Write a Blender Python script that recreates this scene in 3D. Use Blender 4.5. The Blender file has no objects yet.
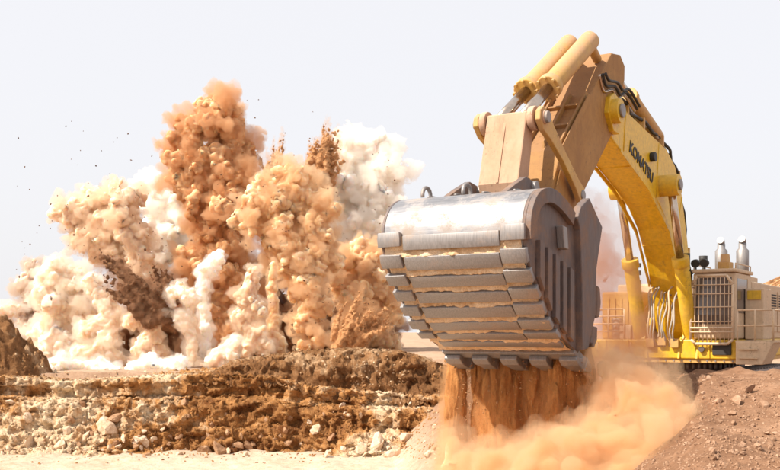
import bpy, bmesh, math, random
import numpy as np
from mathutils import Vector, Matrix

random.seed(7)
RNG = np.random.default_rng(7)
SC = bpy.context.scene
COL = SC.collection
R = math.radians

# ------------------------------------------------------------------ camera
CAMZ = 2.4                       # eye height above the machine's pad
F = 1000.0                       # focal length in photo pixels (photo 780 wide)
HOR = 332.0                      # horizon row in the photo
cam_d = bpy.data.cameras.new('camera')
cam = bpy.data.objects.new('camera', cam_d)
COL.objects.link(cam)
cam_d.sensor_width = 36.0
cam_d.lens = 36.0 * F / 780.0
cam_d.shift_y = (HOR - 235.0) / 780.0
cam_d.clip_start = 0.1
cam_d.clip_end = 8000.0
cam.location = (0, 0, CAMZ)
cam.rotation_euler = (R(90), 0, 0)
SC.camera = cam

# ------------------------------------------------------------------ light
SUN_EL = R(47)
SUN_H = Vector((-0.90, -0.44)).normalized()      # horizontal direction towards the sun
sdir = Vector((SUN_H.x * math.cos(SUN_EL), SUN_H.y * math.cos(SUN_EL), math.sin(SUN_EL)))
sun_d = bpy.data.lights.new('sun', 'SUN')
sun_d.energy = 4.7
sun_d.angle = R(0.53)
sun_d.color = (1.0, 0.93, 0.82)
sun = bpy.data.objects.new('sun', sun_d)
sun.rotation_euler = sdir.to_track_quat('Z', 'Y').to_euler()
sun.location = (-30, -20, 60)
COL.objects.link(sun)

W = bpy.data.worlds.new('World')
SC.world = W
W.use_nodes = True
wn = W.node_tree
wn.nodes.clear()
sky = wn.nodes.new('ShaderNodeTexSky')
sky.sky_type = 'NISHITA'
sky.sun_disc = False
sky.sun_elevation = SUN_EL
sky.sun_rotation = math.atan2(SUN_H.x, SUN_H.y)
sky.air_density = 0.8
sky.dust_density = 6.0
sky.ozone_density = 1.0
veil = wn.nodes.new('ShaderNodeMix')             # thin bright high cloud over the blue
veil.data_type = 'RGBA'
veil.inputs['Factor'].default_value = 0.82
veil.inputs['B'].default_value = (6.55, 6.5, 6.65, 1)
wn.links.new(sky.outputs[0], veil.inputs['A'])
bg = wn.nodes.new('ShaderNodeBackground')
bg.inputs['Strength'].default_value = 0.10
wo = wn.nodes.new('ShaderNodeOutputWorld')
wn.links.new(veil.outputs['Result'], bg.inputs[0])
wn.links.new(bg.outputs[0], wo.inputs[0])

SC.view_settings.view_transform = 'Standard'
SC.view_settings.look = 'None'
SC.view_settings.gamma = 1.0
SC.view_settings.exposure = 0.68
SC.view_settings.use_curve_mapping = False
SC.render.engine = 'CYCLES'
cy = SC.cycles
cy.use_denoising = True
cy.max_bounces = 10
cy.diffuse_bounces = 4
cy.glossy_bounces = 3
cy.transmission_bounces = 4
cy.volume_bounces = 8
cy.transparent_max_bounces = 12
cy.volume_step_rate = 1.0
cy.volume_max_steps = 128
cy.sample_clamp_indirect = 6.0

# ------------------------------------------------------------------ helpers
def at(px, py, Y):
    """photo pixel at depth Y -> world point"""
    return Vector(((px - 390.0) / F * Y, Y, CAMZ + (HOR - py) / F * Y))

_perm = RNG.permutation(512).astype(np.int64)
_perm = np.concatenate([_perm, _perm])
_gr = RNG.normal(size=(512, 3))
_gr /= np.linalg.norm(_gr, axis=1)[:, None]

def perlin(p):
    p = np.asarray(p, dtype=np.float64)
    i = np.floor(p).astype(np.int64)
    f = p - i
    u = f * f * f * (f * (f * 6 - 15) + 10)
    i &= 255
    out = np.zeros(len(p))
    for dx in (0, 1):
        wx = u[:, 0] if dx else 1 - u[:, 0]
        for dy in (0, 1):
            wy = u[:, 1] if dy else 1 - u[:, 1]
            for dz in (0, 1):
                wz = u[:, 2] if dz else 1 - u[:, 2]
                h = _perm[(_perm[(_perm[(i[:, 0] + dx) & 255] + i[:, 1] + dy) & 511] + i[:, 2] + dz) & 511]
                g = _gr[h & 511]
                d = g[:, 0] * (f[:, 0] - dx) + g[:, 1] * (f[:, 1] - dy) + g[:, 2] * (f[:, 2] - dz)
                out += wx * wy * wz * d
    return out * 1.5

def fbm(p, octv=4, gain=0.5, lac=2.03):
    a, s = 1.0, np.zeros(len(p))
    q = np.array(p, dtype=np.float64)
    for _ in range(octv):
        s += a * perlin(q)
        q = q * lac + 17.3
        a *= gain
    return s

def ridged(p, octv=4, gain=0.5, lac=2.1):
    a, s = 1.0, np.zeros(len(p))
    q = np.array(p, dtype=np.float64)
    for _ in range(octv):
        s += a * (0.5 - np.abs(perlin(q)) * 1.4)
        q = q * lac + 9.7
        a *= gain
    return s

def sstep(a, b, x):
    t = np.clip((x - a) / (b - a), 0, 1)
    return t * t * (3 - 2 * t)

def tag(o, label=None, cat=None, group=None, kind=None):
    if label: o['label'] = label
    if cat: o['category'] = cat
    if group: o['group'] = group
    if kind: o['kind'] = kind
    return o

def link(name, me, mat=None, parent=None):
    o = bpy.data.objects.new(name, me)
    COL.objects.link(o)
    if mat is not None and me is not None and len(me.materials) == 0:
        me.materials.append(mat)
    if parent is not None:
        o.parent = parent
    return o

def empty(name, loc=(0, 0, 0), rz=0.0):
    o = bpy.data.objects.new(name, None)
    o.location = loc
    o.rotation_euler = (0, 0, rz)
    o.empty_display_size = 0.5
    COL.objects.link(o)
    return o

def np_mesh(name, V, Fc, smooth=True):
    """V (n,3) array, Fc (m,4) or (m,3) int array"""
    me = bpy.data.meshes.new(name)
    V = np.asarray(V, dtype=np.float32)
    Fc = np.asarray(Fc, dtype=np.int32)
    k = Fc.shape[1]
    me.vertices.add(len(V))
    me.vertices.foreach_set('co', V.ravel())
    me.loops.add(Fc.size)
    me.loops.foreach_set('vertex_index', Fc.ravel())
    me.polygons.add(len(Fc))
    me.polygons.foreach_set('loop_start', np.arange(0, Fc.size, k, dtype=np.int32))
    me.polygons.foreach_set('loop_total', np.full(len(Fc), k, dtype=np.int32))
    me.polygons.foreach_set('use_smooth', np.full(len(Fc), smooth, dtype=bool))
    me.update(calc_edges=True)
    me.validate()
    return me

def grid_faces(nu, nv):
    a = np.arange(nu * nv).reshape(nu, nv)
    return np.stack([a[:-1, :-1], a[1:, :-1], a[1:, 1:], a[:-1, 1:]], -1).reshape(-1, 4)

class MB:
    """collects solid pieces for one mesh"""
    def __init__(self):
        self.v, self.f, self.s = [], [], []
    def add(self, vs, fs, smooth=False):
        n = len(self.v)
        self.v += [tuple(p) for p in vs]
        self.f += [tuple(i + n for i in f) for f in fs]
        self.s += [smooth] * len(fs)
        return self
    def box(self, lo, hi):
        x0, y0, z0 = lo; x1, y1, z1 = hi
        vs = [(x0, y0, z0), (x1, y0, z0), (x1, y1, z0), (x0, y1, z0), (x0, y0, z1), (x1, y0, z1), (x1, y1, z1), (x0, y1, z1)]
        fs = [(3, 2, 1, 0), (4, 5, 6, 7), (0, 1, 5, 4), (1, 2, 6, 5), (2, 3, 7, 6), (3, 0, 4, 7)]
        return self.add(vs, fs)
    def prism(self, poly, y0, y1):
        """polygon of (x,z) extruded along y"""
        n = len(poly)
        ar = sum(poly[i][0] * poly[(i + 1) % n][1] - poly[(i + 1) % n][0] * poly[i][1] for i in range(n))
        if ar < 0: poly = poly[::-1]
        vs = [(x, y0, z) for x, z in poly] + [(x, y1, z) for x, z in poly]
        fs = [tuple(range(n)), tuple(range(2 * n - 1, n - 1, -1))]
        fs += [(i, i + n, (i + 1) % n + n, (i + 1) % n) for i in range(n)]
        return self.add(vs, fs)
    def tube(self, pts, r, seg=12, caps=True):
        pts = [Vector(p) for p in pts]
        rs = r if isinstance(r, (list, tuple)) else [r] * len(pts)
        n0 = len(self.v)
        t = (pts[1] - pts[0]).normalized()
        ref = Vector((0, 0, 1)) if abs(t.z) < 0.9 else Vector((0, 1, 0))
        for i, p in enumerate(pts):
            if i == 0: t = pts[1] - pts[0]
            elif i == len(pts) - 1: t = pts[-1] - pts[-2]
            else: t = pts[i + 1] - pts[i - 1]
            t.normalize()
            a = t.cross(ref).normalized()
            b = a.cross(t).normalized()
            ref = b
            for k in range(seg):
                an = 2 * math.pi * k / seg
                self.v.append(tuple(p + (a * math.cos(an) + b * math.sin(an)) * rs[i]))
        for i in range(len(pts) - 1):
            for k in range(seg):
                k2 = (k + 1) % seg
                self.f.append((n0 + i * seg + k, n0 + i * seg + k2, n0 + (i + 1) * seg + k2, n0 + (i + 1) * seg + k))
                self.s.append(True)
        if caps:
            self.f.append(tuple(n0 + k for k in range(seg - 1, -1, -1))); self.s.append(False)
            e = n0 + (len(pts) - 1) * seg
            self.f.append(tuple(e + k for k in range(seg))); self.s.append(False)
        return self
    def build(self, name, mat, parent=None, bevel=0.0, seg=2):
        me = bpy.data.meshes.new(name)
        me.from_pydata(self.v, [], self.f)
        me.polygons.foreach_set('use_smooth', self.s)
        me.update()
        bm = bmesh.new(); bm.from_mesh(me)
        bmesh.ops.recalc_face_normals(bm, faces=bm.faces)
        bm.to_mesh(me); bm.free()
        o = link(name, me, mat, parent)
        if bevel > 0:
            m = o.modifiers.new('bevel', 'BEVEL')
            m.width = bevel; m.segments = seg; m.limit_method = 'ANGLE'; m.angle_limit = R(40)
            m.harden_normals = False
        return o

# ------------------------------------------------------------------ materials
class NT:
    def __init__(self, name):
        self.m = bpy.data.materials.new(name)
        self.m.use_nodes = True
        self.t = self.m.node_tree
        self.t.nodes.clear()
        self.out = self.n('OutputMaterial')
    def n(self, kind, **kw):
        nd = self.t.nodes.new('ShaderNode' + kind)
        for k, v in kw.items(): setattr(nd, k, v)
        return nd
    def l(self, a, b): self.t.links.new(a, b)
    def coord(self, kind='Object'):
        if kind == 'Position': return self.n('NewGeometry').outputs['Position']
        return self.n('TexCoord').outputs[kind]
    def noise(self, co, scale, detail=6, rough=0.55, dist=0.0):
        t = self.n('TexNoise'); t.inputs['Scale'].default_value = scale
        t.inputs['Detail'].default_value = detail; t.inputs['Roughness'].default_value = rough
        t.inputs['Distortion'].default_value = dist
        self.l(co, t.inputs['Vector']); return t.outputs['Fac']
    def mapping(self, co, scale=(1, 1, 1)):
        m = self.n('Mapping'); m.inputs['Scale'].default_value = scale
        self.l(co, m.inputs['Vector']); return m.outputs[0]
    def ramp(self, fac, stops):
        r = self.n('ValToRGB'); e = r.color_ramp.elements
        while len(e) < len(stops): e.new(0.5)
        for i, (p, c) in enumerate(stops):
            e[i].position = p; e[i].color = (c, c, c, 1) if isinstance(c, (int, float)) else (*c, 1)
        self.l(fac, r.inputs[0]); return r.outputs[0]
    def mix(self, fac, a, b, mode='MIX'):
        m = self.n('Mix'); m.data_type = 'RGBA'; m.blend_type = mode
        for s, v in (('Factor', fac), ('A', a), ('B', b)):
            if isinstance(v, (int, float)): m.inputs[s].default_value = v if s == 'Factor' else (v, v, v, 1)
            elif isinstance(v, tuple): m.inputs[s].default_value = (*v, 1)
            else: self.l(v, m.inputs[s])
        return m.outputs['Result']
    def math(self, op, a, b=0.0, clamp=False):
        m = self.n('Math'); m.operation = op; m.use_clamp = clamp
        for i, v in enumerate((a, b)):
            if isinstance(v, (int, float)): m.inputs[i].default_value = v
            else: self.l(v, m.inputs[i])
        return m.outputs[0]
    def upness(self, lo=0.2, hi=0.9):
        g = self.n('NewGeometry'); s = self.n('SeparateXYZ'); self.l(g.outputs['Normal'], s.inputs[0])
        return self.ramp(s.outputs['Z'], [(lo, 0.0), (hi, 1.0)])
    def bump(self, h, strength=0.3, dist=0.05, normal=None):
        b = self.n('Bump'); b.inputs['Strength'].default_value = strength; b.inputs['Distance'].default_value = dist
        self.l(h, b.inputs['Height'])
        if normal is not None: self.l(normal, b.inputs['Normal'])
        return b.outputs[0]
    def principled(self, color, rough=0.6, metal=0.0, normal=None, spec=None, **kw):
        p = self.n('BsdfPrincipled')
        for s, v in (('Base Color', color), ('Roughness', rough), ('Metallic', metal)):
            if isinstance(v, (int, float)): p.inputs[s].default_value = v
            elif isinstance(v, tuple): p.inputs[s].default_value = (*v, 1)
            else: self.l(v, p.inputs[s])
        if spec is not None: p.inputs['Specular IOR Level'].default_value = spec
        if normal is not None: self.l(normal, p.inputs['Normal'])
        for k, v in kw.items(): p.inputs[k].default_value = v
        self.l(p.outputs[0], self.out.inputs['Surface'])
        return p

DUST = (0.50, 0.29, 0.15)
def mat_paint(name, col, dust=0.5, rough=0.42, dustcol=DUST):
    t = NT(name); co = t.coord('Object')
    a = t.noise(co, 1.1, 8, 0.62)
    b = t.noise(co, 9.0, 6, 0.6)
    up = t.upness(0.15, 0.85)
    base = t.mix(t.ramp(b, [(0.35, 0.0), (0.75, 1.0)]), col, tuple(c * 0.72 for c in col))
    st = t.noise(t.mapping(co, (5, 5, 0.9)), 1.0, 8, 0.7)
    d0 = t.ramp(t.math('ADD', t.math('MULTIPLY', a, 0.75), t.math('MULTIPLY', st, 0.35)), [(0.56 - 0.28 * dust, 0.0), (0.72 - 0.1 * dust, 1.0)])
    d = t.math('ADD', t.math('MULTIPLY', d0, dust), t.math('MULTIPLY', up, 0.55 * min(1, dust * 1.4)), True)
    c = t.mix(d, base, dustcol)
    run = t.noise(t.mapping(co, (9, 9, 0.5)), 1.0, 7, 0.7, 0.4)
    run = t.math('MULTIPLY', t.ramp(run, [(0.52, 0.0), (0.70, 1.0)]), t.ramp(t.noise(co, 0.8, 4, 0.5), [(0.42, 0.0), (0.6, 1.0)]))
    c = t.mix(t.math('MULTIPLY', run, 0.5), c, tuple(x * 0.35 for x in dustcol))
    scr = t.noise(t.mapping(co, (1.2, 3.0, 16)), 2.0, 5, 0.7, 0.6)
    c = t.mix(t.math('MULTIPLY', t.ramp(scr, [(0.66, 0.0), (0.74, 1.0)]), 0.35), c, tuple(min(1, x * 1.5) for x in dustcol))
    chips = t.ramp(t.noise(co, 17, 5, 0.62), [(0.60, 0.0), (0.64, 1.0)])
    chips = t.math('MULTIPLY', chips, t.ramp(t.noise(co, 1.7, 5, 0.6), [(0.50, 0.0), (0.62, 1.0)]))
    c = t.mix(t.math('MULTIPLY', chips, 0.6), c, (0.09, 0.05, 0.03))
    rg = t.math('ADD', rough, t.math('MULTIPLY', d, 0.4))
    t.principled(c, rg, 0.0, t.bump(b, 0.08, 0.01))
    return t.m

def mat_steel(name, col, rough=0.38, metal=0.85, dirt=0.3, dirtcol=DUST, streak=(0.5, 9, 9)):
    t = NT(name); co = t.coord('Object')
    s = t.noise(t.mapping(co, streak), 3.0, 7, 0.65)
    a = t.noise(co, 1.6, 8, 0.65)
    fine = t.noise(co, 40, 4, 0.6)
    c = t.mix(t.ramp(s, [(0.3, 0.0), (0.72, 1.0)]), tuple(x * 0.62 for x in col), col)
    d = t.ramp(t.math('ADD', t.math('MULTIPLY', a, 0.8), t.math('MULTIPLY', fine, 0.25)), [(0.62 - 0.22 * dirt, 0.0), (0.78 - 0.16 * dirt, 1.0)])
    d = t.math('MULTIPLY', d, min(1.0, dirt * 1.6))
    c = t.mix(d, c, dirtcol)
    rg = t.math('ADD', rough, t.math('ADD', t.math('MULTIPLY', d, 0.45), t.math('MULTIPLY', s, 0.15)))
    mt = t.math('MULTIPLY', t.math('SUBTRACT', 1.0, d), metal)
    t.principled(c, rg, mt, t.bump(s, 0.12, 0.01))
    return t.m

def mat_soil(name, c1, c2, c3, scale=1.0, bump=0.6, dist=0.12, strat=None):
    t = NT(name); co = t.coord('Position')
    a = t.noise(co, 0.5 * scale, 9, 0.62)
    b = t.noise(co, 3.1 * scale, 9, 0.7)
    f = t.noise(co, 16 * scale, 6, 0.65)
    m = t.math('ADD', t.math('MULTIPLY', a, 0.55), t.math('MULTIPLY', b, 0.45))
    if strat:
        st = t.noise(t.mapping(co, (0.10, 0.10, strat)), 1.0, 6, 0.6, 0.3)
        m = t.math('ADD', t.math('MULTIPLY', m, 0.55), t.math('MULTIPLY', st, 0.45))
    c = t.ramp(m, [(0.36, c1), (0.5, c2), (0.64, c3)])
    c = t.mix(t.math('MULTIPLY', t.ramp(f, [(0.35, 1.0), (0.6, 0.0)]), 0.45), c, tuple(x * 0.5 for x in c1))
    n = t.bump(t.math('ADD', b, t.math('MULTIPLY', f, 0.45)), bump, dist)
    t.principled(c, 0.95, 0.0, n, spec=0.1)
    return t.m

def mat_dust(name, c1, c2, radius=0.5, scale=0.35):
    """dense airborne dust: light soaks in and comes back out of the billows"""
    t = NT(name); co = t.coord('Position')
    a = t.noise(co, scale, 7, 0.6, 0.4)
    f = t.noise(co, 5.5, 6, 0.65)
    c = t.mix(t.ramp(a, [(0.34, 0.0), (0.66, 1.0)]), c1, c2)
    p = t.principled(c, 1.0, 0.0, t.bump(f, 0.2, 0.2), spec=0.0)
    p.subsurface_method = 'RANDOM_WALK'
    p.inputs['Subsurface Weight'].default_value = 0.75
    p.inputs['Subsurface Radius'].default_value = (1.0, 0.66, 0.42)
    p.inputs['Subsurface Scale'].default_value = radius * 1.5
    return t.m

def mat_plain(name, col, rough=0.5, metal=0.0, **kw):
    t = NT(name); co = t.coord('Object')
    b = t.noise(co, 6.0, 6, 0.6)
    c = t.mix(t.ramp(b, [(0.35, 0.0), (0.7, 1.0)]), tuple(x * 0.75 for x in col), col)
    t.principled(c, rough, metal, None, **kw)
    return t.m

M = {}
M['yellow'] = mat_paint('yellow_paint', (0.74, 0.45, 0.015), 0.24)
M['yellow_dusty'] = mat_paint('dusty_yellow_paint', (0.62, 0.36, 0.04), 0.72)
M['boom_yellow'] = mat_paint('boom_paint', (0.80, 0.485, 0.01), 0.18)
M['arm_brown'] = mat_paint('soil_stained_paint', (0.44, 0.22, 0.045), 0.75, 0.6, (0.31, 0.165, 0.075))
M['link_dust'] = mat_paint('dust_caked_paint', (0.42, 0.24, 0.13), 0.75, 0.7, (0.56, 0.36, 0.25))
M['beige'] = mat_paint('dusty_beige_paint', (0.62, 0.46, 0.30), 0.6, 0.6, (0.62, 0.45, 0.30))
M['silver'] = mat_steel('polished_wear_steel', (0.46, 0.45, 0.46), 0.33, 0.9, 0.62, (0.33, 0.265, 0.22), (6, 0.6, 6))
M['wear'] = mat_steel('scuffed_steel', (0.36, 0.335, 0.325), 0.48, 0.55, 0.28, (0.50, 0.32, 0.20), (14, 14, 0.8))
M['dark'] = mat_steel('dark_steel', (0.19, 0.15, 0.14), 0.55, 0.4, 0.62, (0.27, 0.165, 0.11), (5, 5, 1.2))
M['chrome'] = mat_plain('cylinder_chrome', (0.62, 0.50, 0.40), 0.22, 1.0)
M['rubber'] = mat_plain('black_rubber', (0.03, 0.027, 0.025), 0.6)
M['hose'] = mat_plain('dusty_hose', (0.42, 0.36, 0.30), 0.7)
M['black'] = mat_plain('shade_black', (0.045, 0.036, 0.03), 0.8)  # near-black standing in for shade inside recesses and louvre slots
M['ink'] = mat_plain('black_lettering', (0.03, 0.022, 0.018), 0.6)
M['rail'] = mat_paint('dusty_rail_paint', (0.60, 0.42, 0.24), 0.7, 0.6, (0.66, 0.50, 0.36))
M['glass'] = mat_plain('cab_glass', (0.16, 0.13, 0.115), 0.12, 0.0, spec=0.7)
M['clay'] = mat_soil('packed_clay', (0.60, 0.38, 0.20), (0.76, 0.55, 0.35), (0.84, 0.68, 0.50), 3.0, 0.5, 0.03)

# ground: brown quarry soil on the embankment, pale bleached sand down in the pit
def mat_ground():
    t = NT('quarry_soil'); co = t.coord('Position')
    a = t.noise(co, 0.35, 9, 0.6); b = t.noise(co, 2.6, 9, 0.7); f = t.noise(co, 14, 7, 0.7)
    m = t.math('ADD', t.math('MULTIPLY', a, 0.5), t.math('MULTIPLY', b, 0.5))
    brown = t.ramp(m, [(0.36, (0.15, 0.075, 0.042)), (0.5, (0.26, 0.14, 0.08)), (0.66, (0.40, 0.235, 0.145))])
    pale = t.ramp(m, [(0.36, (0.50, 0.36, 0.24)), (0.5, (0.64, 0.51, 0.38)), (0.66, (0.72, 0.61, 0.49))])
    s = t.n('SeparateXYZ'); t.l(co, s.inputs[0])
    k = t.math('ADD', s.outputs['Z'], t.math('MULTIPLY', t.math('SUBTRACT', a, 0.5), 1.6))
    far = t.ramp(t.math('MULTIPLY', s.outputs['Y'], 0.01), [(0.46, 0.0), (0.56, 1.0)])
    low = t.ramp(t.math('MULTIPLY', t.math('ADD', k, 5.0), 0.1), [(0.12, 1.0), (0.34, 0.0)])
    hazy_plain = t.ramp(m, [(0.36, (0.34, 0.21, 0.135)), (0.5, (0.46, 0.31, 0.21)), (0.66, (0.56, 0.40, 0.29))])  # far ground has the beige-pink of the haze mixed into its colour
    c = t.mix(far, t.mix(low, brown, pale), hazy_plain)
    c = t.mix(t.math('MULTIPLY', t.ramp(f, [(0.36, 1.0), (0.58, 0.0)]), 0.35), c, (0.16, 0.09, 0.055))
    t.principled(c, 0.95, 0.0, t.bump(t.math('ADD', b, t.math('MULTIPLY', f, 0.5)), 0.7, 0.08), spec=0.1)
    return t.m
M['ground'] = mat_ground()
def mat_ledge(name, dark, mid, pale, palecut, strat, zones=()):
    t = NT(name); co = t.coord('Position')
    zone = t.noise(co, 0.22, 4, 0.5, 0.6)
    a = t.noise(co, 0.9, 9, 0.62, 0.3)
    b = t.noise(co, 4.5, 8, 0.7)
    f = t.noise(co, 19, 6, 0.65)
    drape = t.noise(t.mapping(co, (2.6, 1.2, 0.45)), 1.0, 7, 0.65, 0.8)
    st = t.noise(t.mapping(co, (0.12, 0.12, strat)), 1.0, 6, 0.65, 0.5)
    m = t.math('ADD', t.math('ADD', t.math('MULTIPLY', zone, 0.42), t.math('MULTIPLY', a, 0.26)), t.math('ADD', t.math('MULTIPLY', drape, 0.20), t.math('MULTIPLY', st, 0.18)))
    if zones:                                            # soil changes along the bench: (centre x, half width, shift)
        sx = t.n('SeparateXYZ'); t.l(co, sx.inputs[0])
        for cx, hw, sh in zones:
            g = t.math('DIVIDE', t.math('SUBTRACT', sx.outputs['X'], cx), hw)
            g = t.math('POWER', 2.718, t.math('MULTIPLY', t.math('MULTIPLY', g, g), -1.0))
            m = t.math('ADD', m, t.math('MULTIPLY', g, sh))
    c = t.ramp(m, [(palecut - 0.10, dark), (palecut, mid), (palecut + 0.085, pale)])
    c = t.mix(t.math('MULTIPLY', t.ramp(b, [(0.36, 1.0), (0.52, 0.0)]), 0.5), c, tuple(x * 0.7 for x in dark))
    c = t.mix(t.math('MULTIPLY', t.ramp(f, [(0.56, 0.0), (0.72, 1.0)]), 0.4), c, pale)
    n = t.bump(t.math('ADD', t.math('ADD', b, t.math('MULTIPLY', drape, 0.7)), t.math('MULTIPLY', f, 0.4)), 0.9, 0.22)
    t.principled(c, 0.95, 0.0, n, spec=0.1)
    return t.m
M['ledge'] = mat_ledge('ledge_soil', (0.17, 0.06, 0.018), (0.53, 0.255, 0.09), (0.86, 0.66, 0.44), 0.52, 1.1, ((-15.5, 4.5, 0.03), (-8.0, 3.2, -0.06), (-0.6, 1.4, 0.06), (-3.6, 1.2, 0.03)))
M['ledge_top'] = mat_ledge('overburden_soil', (0.13, 0.055, 0.022), (0.30, 0.145, 0.06), (0.62, 0.41, 0.24), 0.545, 0.6)
M['rock_pale'] = mat_soil('pale_rock', (0.50, 0.33, 0.20), (0.68, 0.51, 0.36), (0.80, 0.66, 0.52), 1.6, 0.5, 0.06)
M['rock_brown'] = mat_soil('brown_rock', (0.25, 0.13, 0.07), (0.40, 0.23, 0.13), (0.55, 0.36, 0.22), 1.8, 0.5, 0.06)
M['stone'] = mat_soil('slope_stone', (0.24, 0.135, 0.08), (0.36, 0.215, 0.135), (0.54, 0.36, 0.25), 5.0, 0.4, 0.02)

# ------------------------------------------------------------------ terrain
PAD = 0.0
def terrain(x, y):
    """ground height (world z); the machine's pad is 0"""
    # embankment profile along y
    yy = np.array([-50, 0, 11, 13, 22, 23.2, 26, 46, 52, 90, 4000.0])
    zz = np.array([0.7, 0.7, 0.62, 0.72, 1.46, 1.40, 0.35, 0.0, 0.35, 0.35, 0.35])
    e = np.interp(y, yy, zz)
    # crest of the embankment, left of it the ground falls to the pit
    cr = np.interp(y, [-50, 9, 11.5, 20, 28, 46, 60], [-60, -60, 3.6, 6.3, 4.7, 4.4, 4.4])
    cr = cr + 0.35 * fbm(np.stack([x * 0 + 3, y * 0.35, x * 0], 1), 3)
    d = np.clip(cr - x, 0, None)
    fall = e - 0.82 * d
    pit = -3.45
    left = np.maximum(pit, fall)
    # plateau behind the ledge
    edge = 52.5
    plat_l = np.interp(x, [-30, -10, -6, 4, 12], [0.22, 0.22, 0.85, 0.95, 0.35])
    z = np.where(y > edge, plat_l, left)
    z = np.where(x > 9, np.where(y > edge, np.maximum(plat_l, 0.35), e), z)
    n = fbm(np.stack([x * 0.45, y * 0.45, x * 0 + 5], 1), 5, 0.55)
    near = sstep(70, 40, y)
    z = z + n * (0.05 + 0.13 * near * (y > 10.5)) * np.where((x > 3) & (y > 25) & (y < 40), 0.35, 1.0)
    return z

def axis(a, b, fine_a, fine_b, step, coarse):
    c = list(np.arange(fine_a, fine_b, step))
    s, v = step, fine_b
    while v < b:
        c.append(v); s = min(s * coarse, 400); v += s
    c.append(b)
    s, v = step, fine_a
    l = []
    while v > a:
        s = min(s * coarse, 400); v -= s; l.append(max(v, a))
    return np.array(l[::-1] + c)

def make_ground():
    xs = axis(-3000, 3000, -22, 16, 0.14, 1.25)
    ys = axis(-60, 5000, 10.5, 56, 0.14, 1.18)
    X, Y = np.meshgrid(xs, ys, indexing='ij')
    x, y = X.ravel(), Y.ravel()
    z = terrain(x, y)
    # clods and ruts on the near slope
    m = (x > 2) & (y > 10) & (y < 30)
    q = np.stack([x[m], y[m], z[m]], 1)
    z[m] += 0.07 * fbm(q * 2.2, 5, 0.62) + 0.06 * np.maximum(0, ridged(q * np.array([0.9, 2.2, 1]), 3))
    v = np.stack([x, y, z], 1)
    o = link('ground', np_mesh('ground', v, grid_faces(len(xs), len(ys))), M['ground'])
    tag(o, kind='structure')
    return o
make_ground()

def make_hill():
    # far ridge that shows at the right edge
    xs = np.linspace(150, 900, 140); ts = np.linspace(0, 1, 26)
    X, T = np.meshgrid(xs, ts, indexing='ij'); x, t = X.ravel(), T.ravel()
    h = 46 * sstep(215, 300, x) * (1 + 0.25 * perlin(np.stack([x * 0.012, x * 0, x * 0], 1)))
    z = h * np.sin(math.pi * t) ** 0.8 + 3 * fbm(np.stack([x * 0.03, t * 6, x * 0], 1), 4) * np.sin(math.pi * t)
    v = np.stack([x, 640 + t * 160, z - 1.0], 1)
    o = link('hill', np_mesh('hill', v, grid_faces(140, 26)), M['ledge_top']); tag(o, kind='structure')
make_hill()

# the blasted bench: a sheet that runs over the lip and down the broken face
def ledge_sheet(name, x0, x1, prof, mat, step=0.055, amp=0.42, seed=0.0, nt=150, strat=0.28):
    """prof(x) -> list of (y,z) control points from behind the lip down to the foot"""
    xs = np.arange(x0, x1, step)
    ts = np.linspace(0, 1, nt)
    P = np.zeros((len(xs), nt, 3))
    for i, x in enumerate(xs):
        c = np.array(prof(x))
        L = np.concatenate([[0], np.cumsum(np.hypot(*(np.diff(c, axis=0).T)))])
        tt = ts * L[-1]
        P[i, :, 0] = x
        P[i, :, 1] = np.interp(tt, L, c[:, 0]); P[i, :, 2] = np.interp(tt, L, c[:, 1])
    p = P.reshape(-1, 3)
    T = np.tile(ts, len(xs))
    q = p * np.array([0.55, 0.55, 0.75]) + seed
    big = fbm(q, 3, 0.5)
    rid = ridged(p * np.array([1.1, 1.1, 1.5]) + seed, 4, 0.55)
    fine = fbm(p * 4.2 + seed, 3, 0.6)
    st = perlin(np.stack([p[:, 0] * 0.22 + seed, p[:, 0] * 0 + 2.2, p[:, 2] * 2.6 + 1.2 * perlin(p * 0.5)], 1))
    face = sstep(0.10, 0.22, T) * sstep(1.0, 0.86, T)
    drp = perlin(np.stack([p[:, 0] * 1.9 + seed, p[:, 1] * 0.6, p[:, 2] * 0.35], 1))
    d = amp * (0.9 * big + 0.75 * rid) + 0.26 * drp + 0.10 * fine + strat * np.round(st * 3) / 3
    d = d * (0.25 + 0.75 * face)
    p[:, 1] -= d * 0.95
    p[:, 2] += (0.35 * d + 0.12 * fine) * (1 - face) + 0.12 * fine
    p[:, 0] += 0.16 * perlin(p * 2.1 + 40)
    o = link(name, np_mesh(name, p, grid_faces(len(xs), nt)), mat)
    tag(o, kind='structure')
    return o

def I(x, xs, v): return float(np.interp(x, xs, v))
def wpx(px, Y=50.0): return (px - 390) / F * Y
def zpy(py, Y=50.0): return CAMZ + (HOR - py) / F * Y
def prof_low(x):
    px = x / 50 * F + 390
    top = I(px, [-80, 0, 60, 130, 200, 270, 300, 360, 430, 480], [zpy(372), zpy(377), zpy(383), zpy(379), zpy(375), zpy(377), zpy(385), zpy(392), zpy(396), zpy(400)])
    foot = I(px, [-80, 0, 120, 180, 300, 360, 440, 500], [zpy(452), zpy(450), zpy(448), zpy(458), zpy(457), zpy(448), zpy(440), zpy(436)])
    h = top - foot
    cut = I(px, [0, 130, 175, 290, 330, 400, 440], [0.55, 0.5, 0.16, 0.22, 0.5, 0.6, 0.6])   # how far the foot spreads
    return [(55.5, top + 0.05), (51.2, top + 0.02), (50.55, top - 0.02), (50.6, top - 0.24 * h), (49.75, top - 0.31 * h),
            (49.5 - 0.4 * cut, top - 0.62 * h), (49.2 - 1.1 * cut, foot + 0.3), (48.7 - 2.2 * cut, foot - 0.1), (48.2 - 3.4 * cut, -4.3)]
ledge_sheet('quarry_ledge', wpx(-70), wpx(500), prof_low, M['ledge'], amp=0.50, seed=1.7, strat=0.22)

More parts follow.
